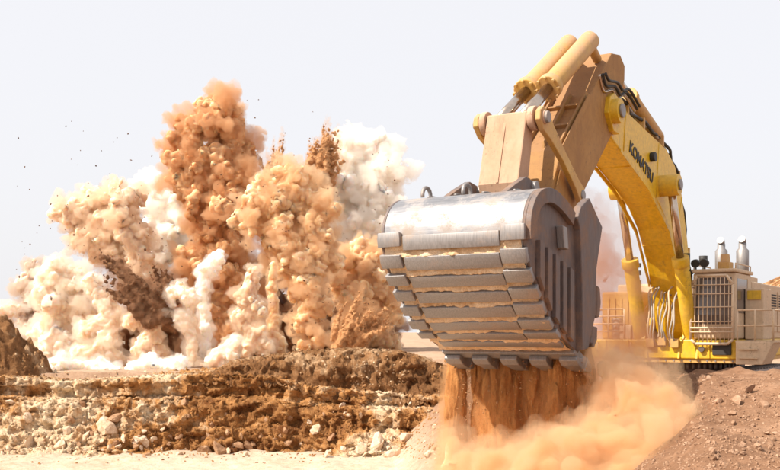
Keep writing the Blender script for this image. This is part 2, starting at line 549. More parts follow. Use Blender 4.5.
def prof_up(x):
    px = x / 52 * F + 390
    top = I(px, [180, 205, 232, 300, 350, 400, 430, 450, 500], [zpy(377, 52), zpy(374, 52), zpy(361, 52), zpy(352, 52), zpy(349, 52), zpy(352, 52), zpy(360, 52), zpy(366, 52), zpy(372, 52)])
    foot = I(px, [180, 205, 280, 330, 400, 440, 500], [zpy(379, 52), zpy(377, 52), zpy(379, 52), zpy(390, 52), zpy(396, 52), zpy(400, 52), zpy(402, 52)])
    return [(60, top - 0.25), (55, top - 0.02), (53.0, top), (52.0, top - 0.1), (51.35, top * 0.65 + foot * 0.35), (50.9, foot + 0.1), (50.4, foot - 0.3)]
ledge_sheet('overburden_bank', wpx(180, 52), wpx(500, 52), prof_up, M['ledge_top'], amp=0.50, seed=6.1, nt=90, strat=0.06)

# brown heap at the far left, on the bench
def make_heap(px, Y, w, h, seed, base):
    n = 110
    xs = np.linspace(-1, 1, n); ys = np.linspace(-1, 1, n)
    X, Yg = np.meshgrid(xs, ys, indexing='ij'); x, y = X.ravel(), Yg.ravel()
    r = np.sqrt(x * x + y * y)
    z = h * np.clip(1 - r * r, 0, 1) ** 1.15
    q = np.stack([x * w, y * w, z], 1)
    z = z * (1 + 0.25 * fbm(q * 0.7 + seed, 3)) + (0.40 * ridged(q * 1.1 + seed, 4) + 0.12 * fbm(q * 4 + seed, 2)) * sstep(1, 0.8, r) - 0.3
    v = np.stack([x * w, y * w, z], 1)
    o = link('soil_heap', np_mesh('soil_heap', v, grid_faces(n, n)), M['ledge_top'])
    o.location = (wpx(px, Y), Y, base)
    return o
hp = make_heap(-6, 53.5, 3.3, 3.0, 3.0, 0.0)
tag(hp, 'brown soil heap on the bench at the left edge of the picture', 'soil heap')

# ------------------------------------------------------------------ rocks
def rock_mesh(name, seed, sub=3, rough=0.32):
    bm = bmesh.new()
    bmesh.ops.create_icosphere(bm, subdivisions=sub, radius=1.0)
    v = np.array([p.co for p in bm.verts])
    r = np.random.default_rng(seed)
    s = r.uniform(0.65, 1.15, 3); s[2] *= 0.8
    w = v.copy()
    for _ in range(16):                                  # flat broken sides
        nrm = r.normal(size=3); nrm /= np.linalg.norm(nrm)
        off = r.uniform(0.42, 0.78)
        dd = w @ nrm - off
        w -= np.clip(dd, 0, None)[:, None] * nrm * 0.97
    w += v * (rough * 0.22 * fbm(v * 2.6 + seed * 3.1, 3))[:, None]
    w *= s
    for p, c in zip(bm.verts, w): p.co = c
    me = bpy.data.meshes.new(name); bm.to_mesh(me); bm.free()
    me.polygons.foreach_set('use_smooth', np.zeros(len(me.polygons), dtype=bool))
    return me
ROCKS_P = [rock_mesh('rock_pale', 100 + i) for i in range(6)]
ROCKS_B = [rock_mesh('rock_brown', 200 + i) for i in range(6)]
STONES = [rock_mesh('stone', 300 + i, 2, 0.2) for i in range(7)]
for me in ROCKS_P: me.materials.append(M['rock_pale'])
for me in ROCKS_B: me.materials.append(M['rock_brown'])
for me in STONES: me.materials.append(M['stone'])

def place(name, me, loc, size, label, cat, group=None):
    o = link(name, me)
    o.location = loc
    o.rotation_euler = [random.uniform(0, 6.28) for _ in range(3)]
    k = size * random.uniform(0.9, 1.1)
    o.scale = (k * random.uniform(0.85, 1.2), k * random.uniform(0.85, 1.2), k * random.uniform(0.7, 1.0))
    tag(o, label, cat, group)
    return o

bpy.context.view_layer.update()
dg = bpy.context.evaluated_depsgraph_get()
def hit(px, py, ymin=8.0):
    """first ground point seen through a photo pixel"""
    d = Vector(((px - 390) / F, 1.0, (HOR - py) / F)).normalized()
    ok, loc, nrm, i, ob, _ = SC.ray_cast(dg, Vector((0, 0, CAMZ)) + d * ymin, d, distance=400)
    return loc if ok else None

# boulders that can be told apart on and below the face
named = [
    (107, 429, 1.0, 'P', 'large pale boulder with a dark hollow beside it in the left rubble'),
    (113, 421, 0.55, 'B', 'brown block set in the middle of the ledge face left of the dark bank'),
    (205, 452, 0.55, 'B', 'rounded brown rock at the foot of the dark ledge face, leftmost of the pair'),
    (222, 454, 0.6, 'B', 'rounded brown rock at the foot of the dark ledge face, right of its twin'),
    (378, 446, 0.85, 'P', 'round pale boulder in the rubble at the right end of the ledge foot'),
    (392, 456, 0.6, 'P', 'pale rock lying on the sand below the round boulder'),
    (405, 440, 0.6, 'P', 'pale rock high in the right rubble, next to the falling soil'),
    (362, 452, 0.55, 'P', 'pale lump left of the round boulder at the ledge foot'),
    (60, 447, 0.6, 'P', 'pale angular rock on the left rubble fan below the striped face'),
    (30, 444, 0.5, 'P', 'small pale rock near the left edge, low on the rubble fan'),
    (85, 438, 0.5, 'P', 'pale lump between the left rubble fan and the large boulder'),
    (140, 440, 0.45, 'P', 'pale rock right of the large boulder on the rubble fan'),
]
for px, py, s, k, lab in named:
    p = hit(px, py)
    if p: place('boulder', random.choice(ROCKS_P if k == 'P' else ROCKS_B), p + Vector((0, 0.1, 0.05)), s, lab, 'boulder')
cnt = 0
for i in range(150):
    if i < 90: px, py = random.uniform(0, 440), random.uniform(400, 458)
    else: px, py = random.uniform(0, 440), random.triangular(432, 462, 450)
    p = hit(px, py)
    if p is None or p.y < 30: continue
    dark = 165 < px < 300 and py < 450
    place('rock', random.choice(ROCKS_B if dark or random.random() < 0.35 else ROCKS_P), p, random.choice([0.12, 0.15, 0.18, 0.22, 0.3]),
          'small broken rock lying loose on the ledge face and its rubble foot', 'rock', 'broken rocks on the ledge face')
# stones on the near slope
big = [(735, 403, 0.17, 'rounded stone high on the near slope below the cab'), (749, 392, 0.15, 'pale stone near the slope lip, below the handrails'),
       (719, 403, 0.13, 'round stone on the slope nearest the dust cloud'), (764, 407, 0.16, 'flat pale stone at the right edge of the slope, mid height'),
       (757, 448, 0.14, 'pale stone low on the slope near the bottom right corner'), (733, 415, 0.10, 'small stone just below the rounded stone on the slope'),
       (745, 397, 0.09, 'small pale stone between two larger ones near the slope lip'), (700, 385, 0.08, 'small stone near the lip at the left end of the slope')]
for px, py, s, lab in big:
    p = hit(px, py)
    if p: place('stone', random.choice(STONES), p + Vector((0, 0, s * 0.25)), s, lab, 'stone')
for i in range(210):
    px, py = random.uniform(640, 782), random.uniform(376, 470)
    p = hit(px, py)
    if p is None or p.y > 24 or px < 655 + (py - 376) * 0.7: continue
    s = random.choice([0.025, 0.03, 0.035, 0.04, 0.05, 0.06, 0.075])
    place('stone', random.choice(STONES), p + Vector((0, 0, s * 0.2)), s, 'small loose stone among many on the near soil slope', 'stone', 'small stones on the near slope')

# fine rubble nobody could count, on slope and ledge
def rubble(name, spots, mat, label):
    bm = bmesh.new(); bmesh.ops.create_icosphere(bm, subdivisions=1, radius=1.0)
    bv = np.array([v.co for v in bm.verts]); bf = np.array([[v.index for v in f.verts] for f in bm.faces]); bm.free()
    V, Fc = [], []
    for i, (p, s) in enumerate(spots):
        a = RNG.normal(size=(3, 3)); qm, _ = np.linalg.qr(a)
        v = (bv * (1 + RNG.uniform(-0.3, 0.3, (len(bv), 1)))) * RNG.uniform(0.5, 1.2, 3) * s
        V.append(v @ qm + np.array(p)); Fc.append(bf + i * len(bv))
    o = link(name, np_mesh(name, np.concatenate(V), np.concatenate(Fc), False), mat)
    tag(o, label, 'rubble', kind='stuff')
sp = []
for i in range(2000):
    p = hit(random.uniform(620, 785), random.uniform(374, 472))
    if p and p.y < 25: sp.append((p, random.uniform(0.008, 0.03) * (1.6 if random.random() < 0.1 else 1)))
rubble('slope_rubble', sp, M['stone'], 'fine gravel and clods scattered over the near soil slope')
sp = []
for i in range(3000):
    px = random.uniform(-5, 450)
    py = random.triangular(378, 466, 446) if random.random() < 0.55 else random.uniform(352, 455)
    p = hit(px, py)
    if p and p.y > 30: sp.append((p, random.uniform(0.02, 0.08)))
rubble('ledge_rubble', sp, M['ledge'], 'fine pale rubble strewn over the quarry ledge')

# ------------------------------------------------------------------ excavator
# local frame: x forward along the boom, y to the machine's left, z up from its pad
AZ = R(32)
EX = empty('excavator', (8.31, 30.0, PAD), math.atan2(-math.cos(AZ), -math.sin(AZ)))
tag(EX, 'large yellow mining excavator tipping its huge steel bucket towards the camera', 'excavator')
G = CAMZ                                                 # profile heights below are taken from eye level
def Q(pts): return [(u, w + G) for u, w in pts]
def L3(u, v, w): return (u, v, w + G)

def cyl(mb, a, b, r, seg=20): return mb.tube([a, b], r, seg)
def rect_tube(mb, pts, hw, hh):
    """flat bar along points (x,z given, y const)"""
    for (a, b) in zip(pts[:-1], pts[1:]):
        a, b = Vector(a), Vector(b); t = (b - a).normalized(); n = Vector((0, 1, 0)).cross(t).normalized()
        vs = [a + n * hh + Vector((0, hw, 0)), a - n * hh + Vector((0, hw, 0)), a - n * hh - Vector((0, hw, 0)), a + n * hh - Vector((0, hw, 0))]
        vs += [p + (b - a) for p in vs]
        mb.add(vs, [(0, 1, 2, 3), (7, 6, 5, 4), (0, 4, 5, 1), (1, 5, 6, 2), (2, 6, 7, 3), (3, 7, 4, 0)])
    return mb
def pin(name, u, w, y0, y1, r, mat, parent):
    mb = MB(); mb.tube([L3(u, y0, w), L3(u, y1, w)], r, 20)
    return mb.build(name, mat, parent, 0.012)

# --- bucket
BH = 1.45
prof = [(11.35, 2.26), (11.9, 2.50), (12.5, 2.645), (12.98, 2.60), (13.32, 2.42), (13.53, 2.12), (13.585, 1.80), (13.53, 1.50), (13.36, 1.18), (12.98, 0.76), (12.40, 0.20), (11.72, -0.15), (11.06, -0.41)]
def smooth_curve(pts, n):
    p = np.array(pts); out = []
    for i in range(len(p) - 1):
        p0, p1, p2, p3 = p[max(i - 1, 0)], p[i], p[i + 1], p[min(i + 2, len(p) - 1)]
        for t in np.linspace(0, 1, n, endpoint=False):
            out.append(0.5 * ((2 * p1) + (-p0 + p2) * t + (2 * p0 - 5 * p1 + 4 * p2 - p3) * t * t + (-p0 + 3 * p1 - 3 * p2 + p3) * t ** 3))
    out.append(p[-1]); return np.array(out)
pc = smooth_curve(prof, 6)
seg = np.hypot(*np.diff(pc, axis=0).T); S = np.concatenate([[0], np.cumsum(seg)])
def pat(s):
    """point, tangent and outward normal on the bucket's outer profile"""
    s = min(max(s, 0), S[-1])
    u, w = np.interp(s, S, pc[:, 0]), np.interp(s, S, pc[:, 1])
    a, b = max(s - 0.06, 0), min(s + 0.06, S[-1])
    t = np.array([np.interp(b, S, pc[:, 0]) - np.interp(a, S, pc[:, 0]), np.interp(b, S, pc[:, 1]) - np.interp(a, S, pc[:, 1])]); t /= np.linalg.norm(t)
    n = np.array([-t[1], t[0]])
    return np.array([u, w]), t, n
def shell_strip(s0, s1, o0, o1, y0, y1, n=None):
    """curved slab that follows the profile between two offsets"""
    n = n or max(2, int((s1 - s0) / 0.09))
    vs, fs = [], []
    for s in np.linspace(s0, s1, n + 1):
        p, t, nn = pat(s)
        for o, y in ((o0, y0), (o1, y0), (o1, y1), (o0, y1)):
            q = p + nn * o; vs.append((q[0], y, q[1] + G))
    for i in range(n):
        a = i * 4; b = a + 4
        for k in range(4): fs.append((a + k, b + k, b + (k + 1) % 4, a + (k + 1) % 4))
    fs += [(0, 1, 2, 3), (n * 4 + 3, n * 4 + 2, n * 4 + 1, n * 4)]
    return vs, fs
_, _, nn0 = pat(1.8)
OUT = 1.0 if nn0 @ np.array([1, 0]) > 0 else -1.0        # make offsets point outwards
def strip(mb, s0, s1, o0, o1, y0, y1):
    vs, fs = shell_strip(s0, s1, OUT * o0, OUT * o1, y0, y1); mb.add(vs, fs, True)
mb = MB(); strip(mb, 0, S[-1], -0.09, 0.0, -BH, BH)
bucket = mb.build('bucket', M['silver'], EX, 0.015)
for m_ in (bucket,):
    m_.data.polygons.foreach_set('use_smooth', np.ones(len(m_.data.polygons), dtype=bool))
    e = m_.modifiers.new('split', 'EDGE_SPLIT'); e.split_angle = R(35)

side_poly = [tuple(p) for p in pc] + [(10.95, -0.36), (10.50, 0.35), (10.48, 1.30), (10.62, 1.95)]
for sgn, lab in ((1, 'dark side plate of the bucket'), (-1, None)):
    y0, y1 = (BH + 0.002, BH + 0.06) if sgn > 0 else (-BH - 0.06, -BH - 0.002)
    sp_ = MB().prism(Q(side_poly), y0, y1).build('side_plate', M['dark'], bucket, 0.01)
    if lab: sp_['label'] = lab
    ys = (BH + 0.061, BH + 0.17) if sgn > 0 else (-BH - 0.17, -BH - 0.061)
    if sgn < 0: continue                                 # the far side is never seen
    # thick cheek along the mouth
    ear = [(11.44, 2.20), (11.24, 2.46), (10.80, 2.68), (10.06, 2.16), (10.40, 1.28), (10.42, 0.40), (10.86, -0.33), (11.16, -0.36), (11.20, 1.05), (11.30, 2.0)]
    MB().prism(Q(ear), ys[0] - 0.02 * sgn, ys[1] + 0.03 * sgn).build('cheek_plate', M['dark'], bucket, 0.02)
    # rim band round the outer edge
    rb = MB()
    vs, fs = [], []
    ss = np.linspace(0.12, 2.95, 36)
    for s in ss:
        p, t, n_ = pat(s)
        for o, y in ((-0.27, ys[0]), (0.004, ys[0]), (0.004, ys[1]), (-0.27, ys[1])):
            q = p + n_ * OUT * o; vs.append((q[0], y, q[1] + G))
    for i in range(len(ss) - 1):
        a = i * 4; b = a + 4
        for k in range(4): fs.append((a + k, b + k, b + (k + 1) % 4, a + (k + 1) % 4))
    fs += [(0, 1, 2, 3), tuple(len(vs) - 4 + k for k in (3, 2, 1, 0))]
    rb.add(vs, fs); rb.build('rim_band', M['dark'], bucket, 0.01)
    # upright wear strips
    for i, u in enumerate((13.02, 12.66, 12.30, 11.94, 11.58)):
        top = np.interp(u, [11.35, 13.35], [1.12, 1.70])
        lo_i = np.interp(u + 0.12, [11.06, 11.72, 12.40, 12.98, 13.36], [-0.41, -0.15, 0.20, 0.76, 1.18]) + 0.06
        lo_j = np.interp(u - 0.12, [11.06, 11.72, 12.40, 12.98, 13.36], [-0.41, -0.15, 0.20, 0.76, 1.18]) + 0.06
        MB().prism(Q([(u - 0.10, lo_j), (u + 0.10, lo_i), (u + 0.10, top + 0.06), (u - 0.10, top)]), ys[0], ys[1] - 0.02 * sgn).build('wear_strip', M['dark'], bucket, 0.008)
    MB().prism(Q([(12.02, 1.98), (12.22, 2.0), (12.14, 1.58), (11.94, 1.56)]), ys[0], ys[1] + 0.05 * sgn).build('lifting_lug', M['wear'], bucket, 0.02)
    MB().prism(Q([(10.42, 0.95), (10.28, 0.9), (10.22, 0.6), (10.30, 0.3), (10.46, 0.28)]), ys[0] - 0.1 * sgn, ys[1] + 0.06 * sgn).build('lip_shroud', M['dark'], bucket, 0.03)
    MB().prism(Q([(10.62, 0.12), (10.42, 0.10), (10.44, -0.16), (10.60, -0.32), (10.80, -0.22)]), ys[0] - 0.1 * sgn, ys[1] + 0.06 * sgn).build('lip_shroud', M['dark'], bucket, 0.03)

# packed soil between the bars
s_first = 2.74
ssn = np.linspace(s_first + 0.03, S[-1] - 0.12, 260); vsn = np.linspace(-BH + 0.02, BH - 0.02, 220)
vv = []
for s in ssn:
    p, t, n_ = pat(s)
    for y in vsn: vv.append((*(p), y, *(n_ * OUT)))
vv = np.array(vv)
pp = np.stack([vv[:, 0], vv[:, 2], vv[:, 1] + G], 1)
sarr = np.repeat(ssn, 220)
ph = np.mod(sarr - (s_first + 0.02), 0.398)
wedge = np.where(ph > 0.262, np.clip((ph - 0.262) / 0.136, 0, 1), 0.25)
hgt = 0.006 + 0.085 * wedge * (0.75 + 0.6 * fbm(pp * np.array([3, 3, 3]) + 9, 3)) + 0.020 * fbm(pp * 5.0, 4, 0.6)
hgt = np.where(ph > 0.262, hgt, np.minimum(hgt, 0.04))
pp[:, 0] += vv[:, 3] * hgt; pp[:, 2] += vv[:, 4] * hgt
soil = link('packed_soil', np_mesh('packed_soil', pp, grid_faces(260, 220)), M['clay'], bucket)
tag(soil, 'orange soil packed between the wear bars')

# rows of wear bars
def bar(s0, s1, y0, y1, th=0.085, cut=0.0):
    mb = MB(); strip(mb, s0, s1, 0.004, th, y0, y1)
    if cut:                                              # slanted end
        mb.v = [(x, y + cut * ((i // 4) % 2 * 0), z) for i, (x, y, z) in enumerate(mb.v)]
    vn = np.array(mb.v)                                  # worn, slightly uneven edges
    mb.v = [tuple(q) for q in vn + RNG.uniform(-0.008, 0.008, vn.shape)]
    return mb.build('wear_plate', M['wear'], bucket, 0.010)
pitch = 0.398
for r in range(8):
    s0 = s_first + 0.02 + r * pitch
    right = BH - 0.42 - 0.035 * r if r < 7 else BH - 0.04
    left = -BH + 0.46 - 0.02 * r if r < 7 else -BH + 0.20
    if s0 + 0.27 > S[-1]: break
    bar(s0 + random.uniform(-0.012, 0.012), s0 + 0.262, left, right, 0.085 + random.uniform(-0.008, 0.008))
    if r < 7:
        o_ = -0.08
        bar(s0 + o_, s0 + o_ + 0.262, right + 0.035, BH + 0.08, 0.11)
        bar(s0 + o_ + 0.02, s0 + o_ + 0.27, -BH - 0.08, left - 0.05, 0.11)
# mouth lip and teeth
p_l, t_l, n_l = pat(S[-1])
t_l = np.array([-0.90, -0.43]); t_l /= np.linalg.norm(t_l); n_l = np.array([-t_l[1], t_l[0]]); n_l *= 1 if n_l @ np.array([0.4, -1]) > 0 else -1
def lipq(a, b): q = p_l + t_l * a + n_l * b; return (q[0], q[1])
MB().prism(Q([lipq(-0.16, 0.10), lipq(0.10, 0.10), lipq(0.34, 0.0), lipq(0.34, -0.08), lipq(-0.16, -0.09)]), -BH - 0.03, BH + 0.05).build('cutting_lip', M['wear'], bucket, 0.02)
for i, y in enumerate(np.linspace(-1.26, 1.34, 5)):
    ad = MB()
    hw0, hw1 = 0.20, 0.15
    sec = [(-0.06, 0.20, 0.104, 0.19), (0.12, 0.24, 0.06, 0.19), (0.42, 0.19, -0.12, 0.155), (0.60, 0.15, -0.12, 0.14)]
    vs, fs = [], []
    for a, top, bot, hw in sec:
        for b, sy in ((top, -1), (top, 1), (bot, 1), (bot, -1)):
            q = lipq(a, b); vs.append((q[0], y + sy * hw, q[1] + G))
    for k in range(len(sec) - 1):
        A_, B_ = k * 4, k * 4 + 4
        for j in range(4): fs.append((A_ + j, B_ + j, B_ + (j + 1) % 4, A_ + (j + 1) % 4))
    fs += [(0, 1, 2, 3), tuple(len(vs) - 4 + k for k in (3, 2, 1, 0))]
    ad.add(vs, fs)
    th = ad.build('tooth', M['wear'], bucket, 0.02)
    tp = MB(); vs, fs = [], []
    sec = [(0.52, 0.17, -0.14, 0.165), (0.74, 0.10, -0.12, 0.15), (1.04, -0.02, -0.07, 0.13)]
    for a, top, bot, hw in sec:
        for b, sy in ((top, -1), (top, 1), (bot, 1), (bot, -1)):
            q = lipq(a, b); vs.append((q[0], y + sy * hw, q[1] + G))
    for k in range(len(sec) - 1):
        A_, B_ = k * 4, k * 4 + 4
        for j in range(4): fs.append((A_ + j, B_ + j, B_ + (j + 1) % 4, A_ + (j + 1) % 4))
    fs += [(0, 1, 2, 3), tuple(len(vs) - 4 + k for k in (3, 2, 1, 0))]
    tp.add(vs, fs); tp.build('tooth_tip', M['silver'], bucket, 0.015)
# hinge brackets on top of the bucket
for y in (-0.62, 0.62):
    MB().prism(Q([(12.75, 2.60), (12.2, 2.86), (11.72, 3.06), (11.45, 3.02), (10.3, 2.78), (9.78, 2.62), (9.76, 2.32), (10.05, 2.18), (11.35, 2.20), (12.0, 2.50)]), y - 0.07, y + 0.07).build('hinge_bracket', M['dark'], bucket, 0.015)
for y in (-1.05, -0.15):
    rg = MB(); c = pat(1.35)[0]
    rg.tube([L3(c[0] + 0.16 * math.cos(a), y, c[1] + 0.05 + 0.16 * math.sin(a)) for a in np.linspace(-0.3, 3.5, 12)], 0.04, 8)
    rg.build('lifting_eye', M['wear'], bucket)
for y in (-0.9, -0.3, 0.3, 0.95):
    rb = MB(); strip(rb, 0.55, 1.55, 0.003, 0.03, y - 0.03, y + 0.03); rb.build('weld_rib', M['wear'], bucket)
pin('hinge_pin', 10.0, 2.45, -0.74, 0.74, 0.13, M['wear'], bucket)
pin('link_pin', 11.34, 2.90, -0.76, 0.76, 0.12, M['wear'], bucket)

# --- bucket linkage
P1 = (10.98, 4.36); P2 = (11.34, 2.90); P3 = (8.86, 3.02)
lk = MB()
lk.prism(Q([(10.86, 4.52), (11.14, 4.50), (11.24, 4.1), (11.56, 3.0), (11.46, 2.76), (11.22, 2.78), (11.02, 3.2), (10.80, 4.2)]), -0.46, 0.44)
link_ = lk.build('bucket_link', M['link_dust'], EX, 0.03)
MB().prism(Q([(11.16, 4.38), (11.26, 4.1), (11.575, 3.02), (11.53, 3.0)]), -0.05, 0.0).build('weld_seam', M['link_dust'], link_)
for y0, y1 in ((-0.62, -0.48), (0.46, 0.60)):
    k_ = MB(); k_.tube([L3(P1[0], y0, P1[1]), L3(P1[0], y1, P1[1])], 0.25, 24); k_.build('link_boss', M['link_dust'], link_, 0.02)
pin('link_pin', P1[0], P1[1], -0.82, 0.86, 0.12, M['wear'], link_)
for y in (-0.70, 0.70):
    il = MB()
    d = np.array(P3) - np.array(P1); n_ = np.array([-d[1], d[0]]) / np.linalg.norm(d)
    def lp(t, o): q = np.array(P1) + d * t + n_ * o; return (q[0], q[1])
    il.prism(Q([lp(-0.09, 0.0), lp(-0.06, 0.18), lp(0.05, 0.24), lp(0.2, 0.16), lp(0.5, 0.10), lp(0.85, 0.13), lp(1.0, 0.2), lp(1.07, 0.0), lp(1.0, -0.2), lp(0.85, -0.15), lp(0.5, -0.16), lp(0.2, -0.2), lp(0.05, -0.24), lp(-0.06, -0.18)]), y - 0.06, y + 0.06)
    il = il.build('idler_link', M['yellow_dusty'], EX, 0.02)
    pin('bolt', P3[0], P3[1], y - 0.09, y + 0.09, 0.11, M['wear'], il)
    pin('bolt', P1[0], P1[1], y - 0.10, y + 0.10, 0.14, M['link_dust'], il)

# --- arm
arm_poly = [(9.72, 2.30), (8.60, 2.78), (6.20, 4.86), (5.92, 5.30), (5.30, 6.35), (5.28, 6.72), (5.62, 6.92), (6.25, 6.82), (7.62, 5.58), (9.42, 3.98), (10.12, 2.88), (10.24, 2.52), (10.08, 2.26)]
arm = MB().prism(Q(arm_poly), -0.50, 0.50).build('arm', M['arm_brown'], EX, 0.03)
for sy in (-1, 1):
    MB().prism(Q([(9.5, 2.55), (8.75, 2.92), (8.9, 3.4), (9.6, 3.5), (9.98, 2.85), (10.02, 2.5)]), sy * 0.502, sy * 0.545).build('doubler_plate', M['arm_brown'], arm, 0.01)
    MB().prism(Q([(7.75, 5.36), (7.86, 5.50), (9.44, 4.06), (9.32, 3.92)]), sy * 0.502, sy * 0.53).build('edge_strip', M['arm_brown'], arm, 0.008)
# raised ribs along the lit upper side of the arm
def on_top(t, o):
    a, b = np.array([7.62, 5.58]), np.array([9.42, 3.98]); d = b - a; n_ = np.array([-d[1], d[0]]) / np.linalg.norm(d); n_ *= 1 if n_[1] > 0 else -1
    q = a + d * t + n_ * o; return (q[0], q[1])
for y in (-0.40, 0.02, 0.42):
    MB().prism(Q([on_top(0.02, -0.02), on_top(0.96, -0.02), on_top(0.90, 0.10), on_top(0.06, 0.12)]), y - 0.025, y + 0.025).build('rib', M['arm_brown'], arm, 0.008)
for t0 in (0.25, 0.6):
    MB().prism(Q([on_top(t0, -0.01), on_top(t0 + 0.03, -0.01), on_top(t0 + 0.03, 0.09), on_top(t0, 0.09)]), -0.37, 0.39).build('cross_plate', M['arm_brown'], arm, 0.006)
pin('arm_pivot', 6.42, 5.34, -0.80, 0.80, 0.30, M['yellow'], arm)
pin('arm_pivot_cap', 6.42, 5.34, 0.80, 0.86, 0.17, M['wear'], arm)

# --- bucket cylinders, one each side above the arm
for y in (-0.26, 0.26):
    a = np.array([11.0, 4.38]); b = np.array([7.1, 6.95])
    d = (b - a) / np.linalg.norm(b - a)
    def cp(s): q = a + d * s; return L3(q[0], y, q[1])
    c = MB(); c.tube([cp(1.75), cp(np.linalg.norm(b - a))], 0.235, 20); c.tube([cp(1.62), cp(1.84)], 0.285, 20)
    c = c.build('bucket_cylinder', M['yellow_dusty'], EX, 0.02)
    MB().tube([cp(0.0), cp(1.7)], 0.125, 18).build('piston_rod', M['chrome'], c)
    for an in np.linspace(0, 2 * math.pi, 8, endpoint=False):
        n_ = np.array([-d[1], d[0]])
        off = Vector((n_[0] * math.cos(an), math.sin(an), n_[1] * math.cos(an))) * 0.25
        MB().tube([Vector(cp(1.54)) + off, Vector(cp(1.66)) + off], 0.035, 6).build('bolt', M['yellow_dusty'], c)
    h = MB(); h.tube([L3(7.4, y, 7.0), L3(7.2, y, 6.85), L3(6.9, y, 6.75), L3(6.6, y, 6.6)], 0.11, 10); h.build('cylinder_lug', M['yellow_dusty'], c)

# --- boom
boom_poly = [(-1.35, -0.35), (-0.72, -0.42), (-0.45, 0.0), (0.0, 1.15), (0.55, 2.1), (1.35, 2.98), (2.2, 3.52), (3.3, 3.92), (6.05, 4.72), (6.45, 4.92), (6.78, 5.25), (6.70, 5.60), (6.42, 5.74), (5.7, 5.72), (3.6, 5.44), (1.6, 5.20), (0.75, 4.85), (0.05, 4.1), (-0.5, 2.9), (-1.15, 1.2), (-1.45, 0.1)]
boom = MB().prism(Q(boom_poly), -0.46, 0.46).build('boom', M['boom_yellow'], EX, 0.035)
for sy in (-1, 1):
    MB().prism(Q([(6.80, 5.25), (6.68, 5.66), (6.40, 5.80), (5.95, 5.72), (5.75, 5.35), (6.05, 4.85), (6.45, 4.86)]), sy * 0.462, sy * 0.62).build('fork_plate', M['yellow'], boom, 0.02)
    MB().prism(Q([(0.2, 1.35), (1.45, 2.86), (3.35, 3.82), (5.6, 4.50), (5.58, 4.60), (3.3, 3.95), (1.4, 3.0), (0.1, 1.45)]), sy * 0.462, sy * 0.50).build('edge_strip', M['boom_yellow'], boom, 0.008)
for (u, w) in ((4.6, 4.30), (2.75, 3.74), (0.95, 2.55)):
    MB().tube([L3(u, -0.45, w), L3(u, 0.45, w)], 0.022, 6).build('weld_seam', M['boom_yellow'], boom)
for (a_, b_) in (((5.3, 4.52), (5.1, 5.62)), ((2.6, 3.70), (2.3, 5.24)), ((0.85, 2.45), (0.05, 4.0))):
    MB().tube([L3(a_[0], 0.462, a_[1]), L3(b_[0], 0.462, b_[1])], 0.018, 6).build('weld_seam', M['boom_yellow'], boom)
pin('cylinder_boss', 2.12, 4.08, -0.98, 0.98, 0.30, M['yellow'], boom)
pin('cylinder_boss_cap', 2.12, 4.08, 0.98, 1.04, 0.15, M['wear'], boom)
pin('valve_cap', 3.05, 4.75, 0.46, 0.60, 0.13, M['rubber'], boom)
# hoses along the boom's back
for k, (y, h_) in enumerate(((0.30, 0.10), (0.16, 0.12), (0.02, 0.10), (0.40, 0.05))):
    pts = [(-1.4, 0.4), (-1.0, 1.7), (-0.45, 3.1), (0.15, 4.28), (0.8, 4.98), (1.6, 5.32), (3.4, 5.55), (5.0, 5.75), (5.9, 6.05), (6.3, 6.25), (6.7, 6.1)]
    hz = MB(); hz.tube([L3(u, y + 0.05 * math.sin(i * 1.7 + k), w + h_ + 0.06 * math.sin(i * 2.3 + k)) for i, (u, w) in enumerate(smooth_curve(pts, 3))], 0.045, 8)
    hz.build('hose', M['rubber'] if k % 2 else M['hose'], boom)
for u, w in ((-0.75, 2.3), (0.3, 4.5), (1.9, 5.27), (3.6, 5.47), (4.9, 5.62)):
    MB().box(L3(u - 0.06, -0.1, w - 0.05), L3(u + 0.06, 0.47, w + 0.26)).build('hose_clamp', M['yellow_dusty'], boom, 0.01)
# looped hoses by the arm joint
for k in range(3):
    hz = MB(); y = 0.52 + 0.07 * k
    hz.tube([L3(u, y, w) for u, w in smooth_curve([(4.6, 5.7 + 0.05 * k), (5.4, 5.95 + .06 * k), (5.9, 5.75 + .1 * k), (6.3, 5.9 + .08 * k), (6.9, 5.75 + .12 * k), (7.15, 6.1)], 5)], 0.035, 8)
    hz.build('hose', M['chrome'] if k == 0 else M['rubber'], boom)
# name on the boom side
tc = bpy.data.curves.new('lettering', 'FONT'); tc.body = 'KOMATSU'; tc.size = 0.43; tc.extrude = 0.006; tc.offset = 0.012; tc.align_x = 'CENTER'; tc.align_y = 'CENTER'; tc.space_character = 1.02
to = bpy.data.objects.new('lettering_src', tc); COL.objects.link(to)
bpy.context.view_layer.update()
tme = bpy.data.meshes.new_from_object(to.evaluated_get(bpy.context.evaluated_depsgraph_get()))
bpy.data.objects.remove(to)
lt = link('lettering', tme, M['ink'], boom); tag(lt, 'black maker name lettered along the boom side')
xd = Vector((-0.955, 0, -0.296)).normalized(); zd = Vector((0, 1, 0)); yd = zd.cross(xd)
mt_ = Matrix((xd, yd, zd)).transposed().to_4x4(); mt_.translation = Vector(L3(3.86, 0.471, 4.47))
lt.matrix_local = mt_

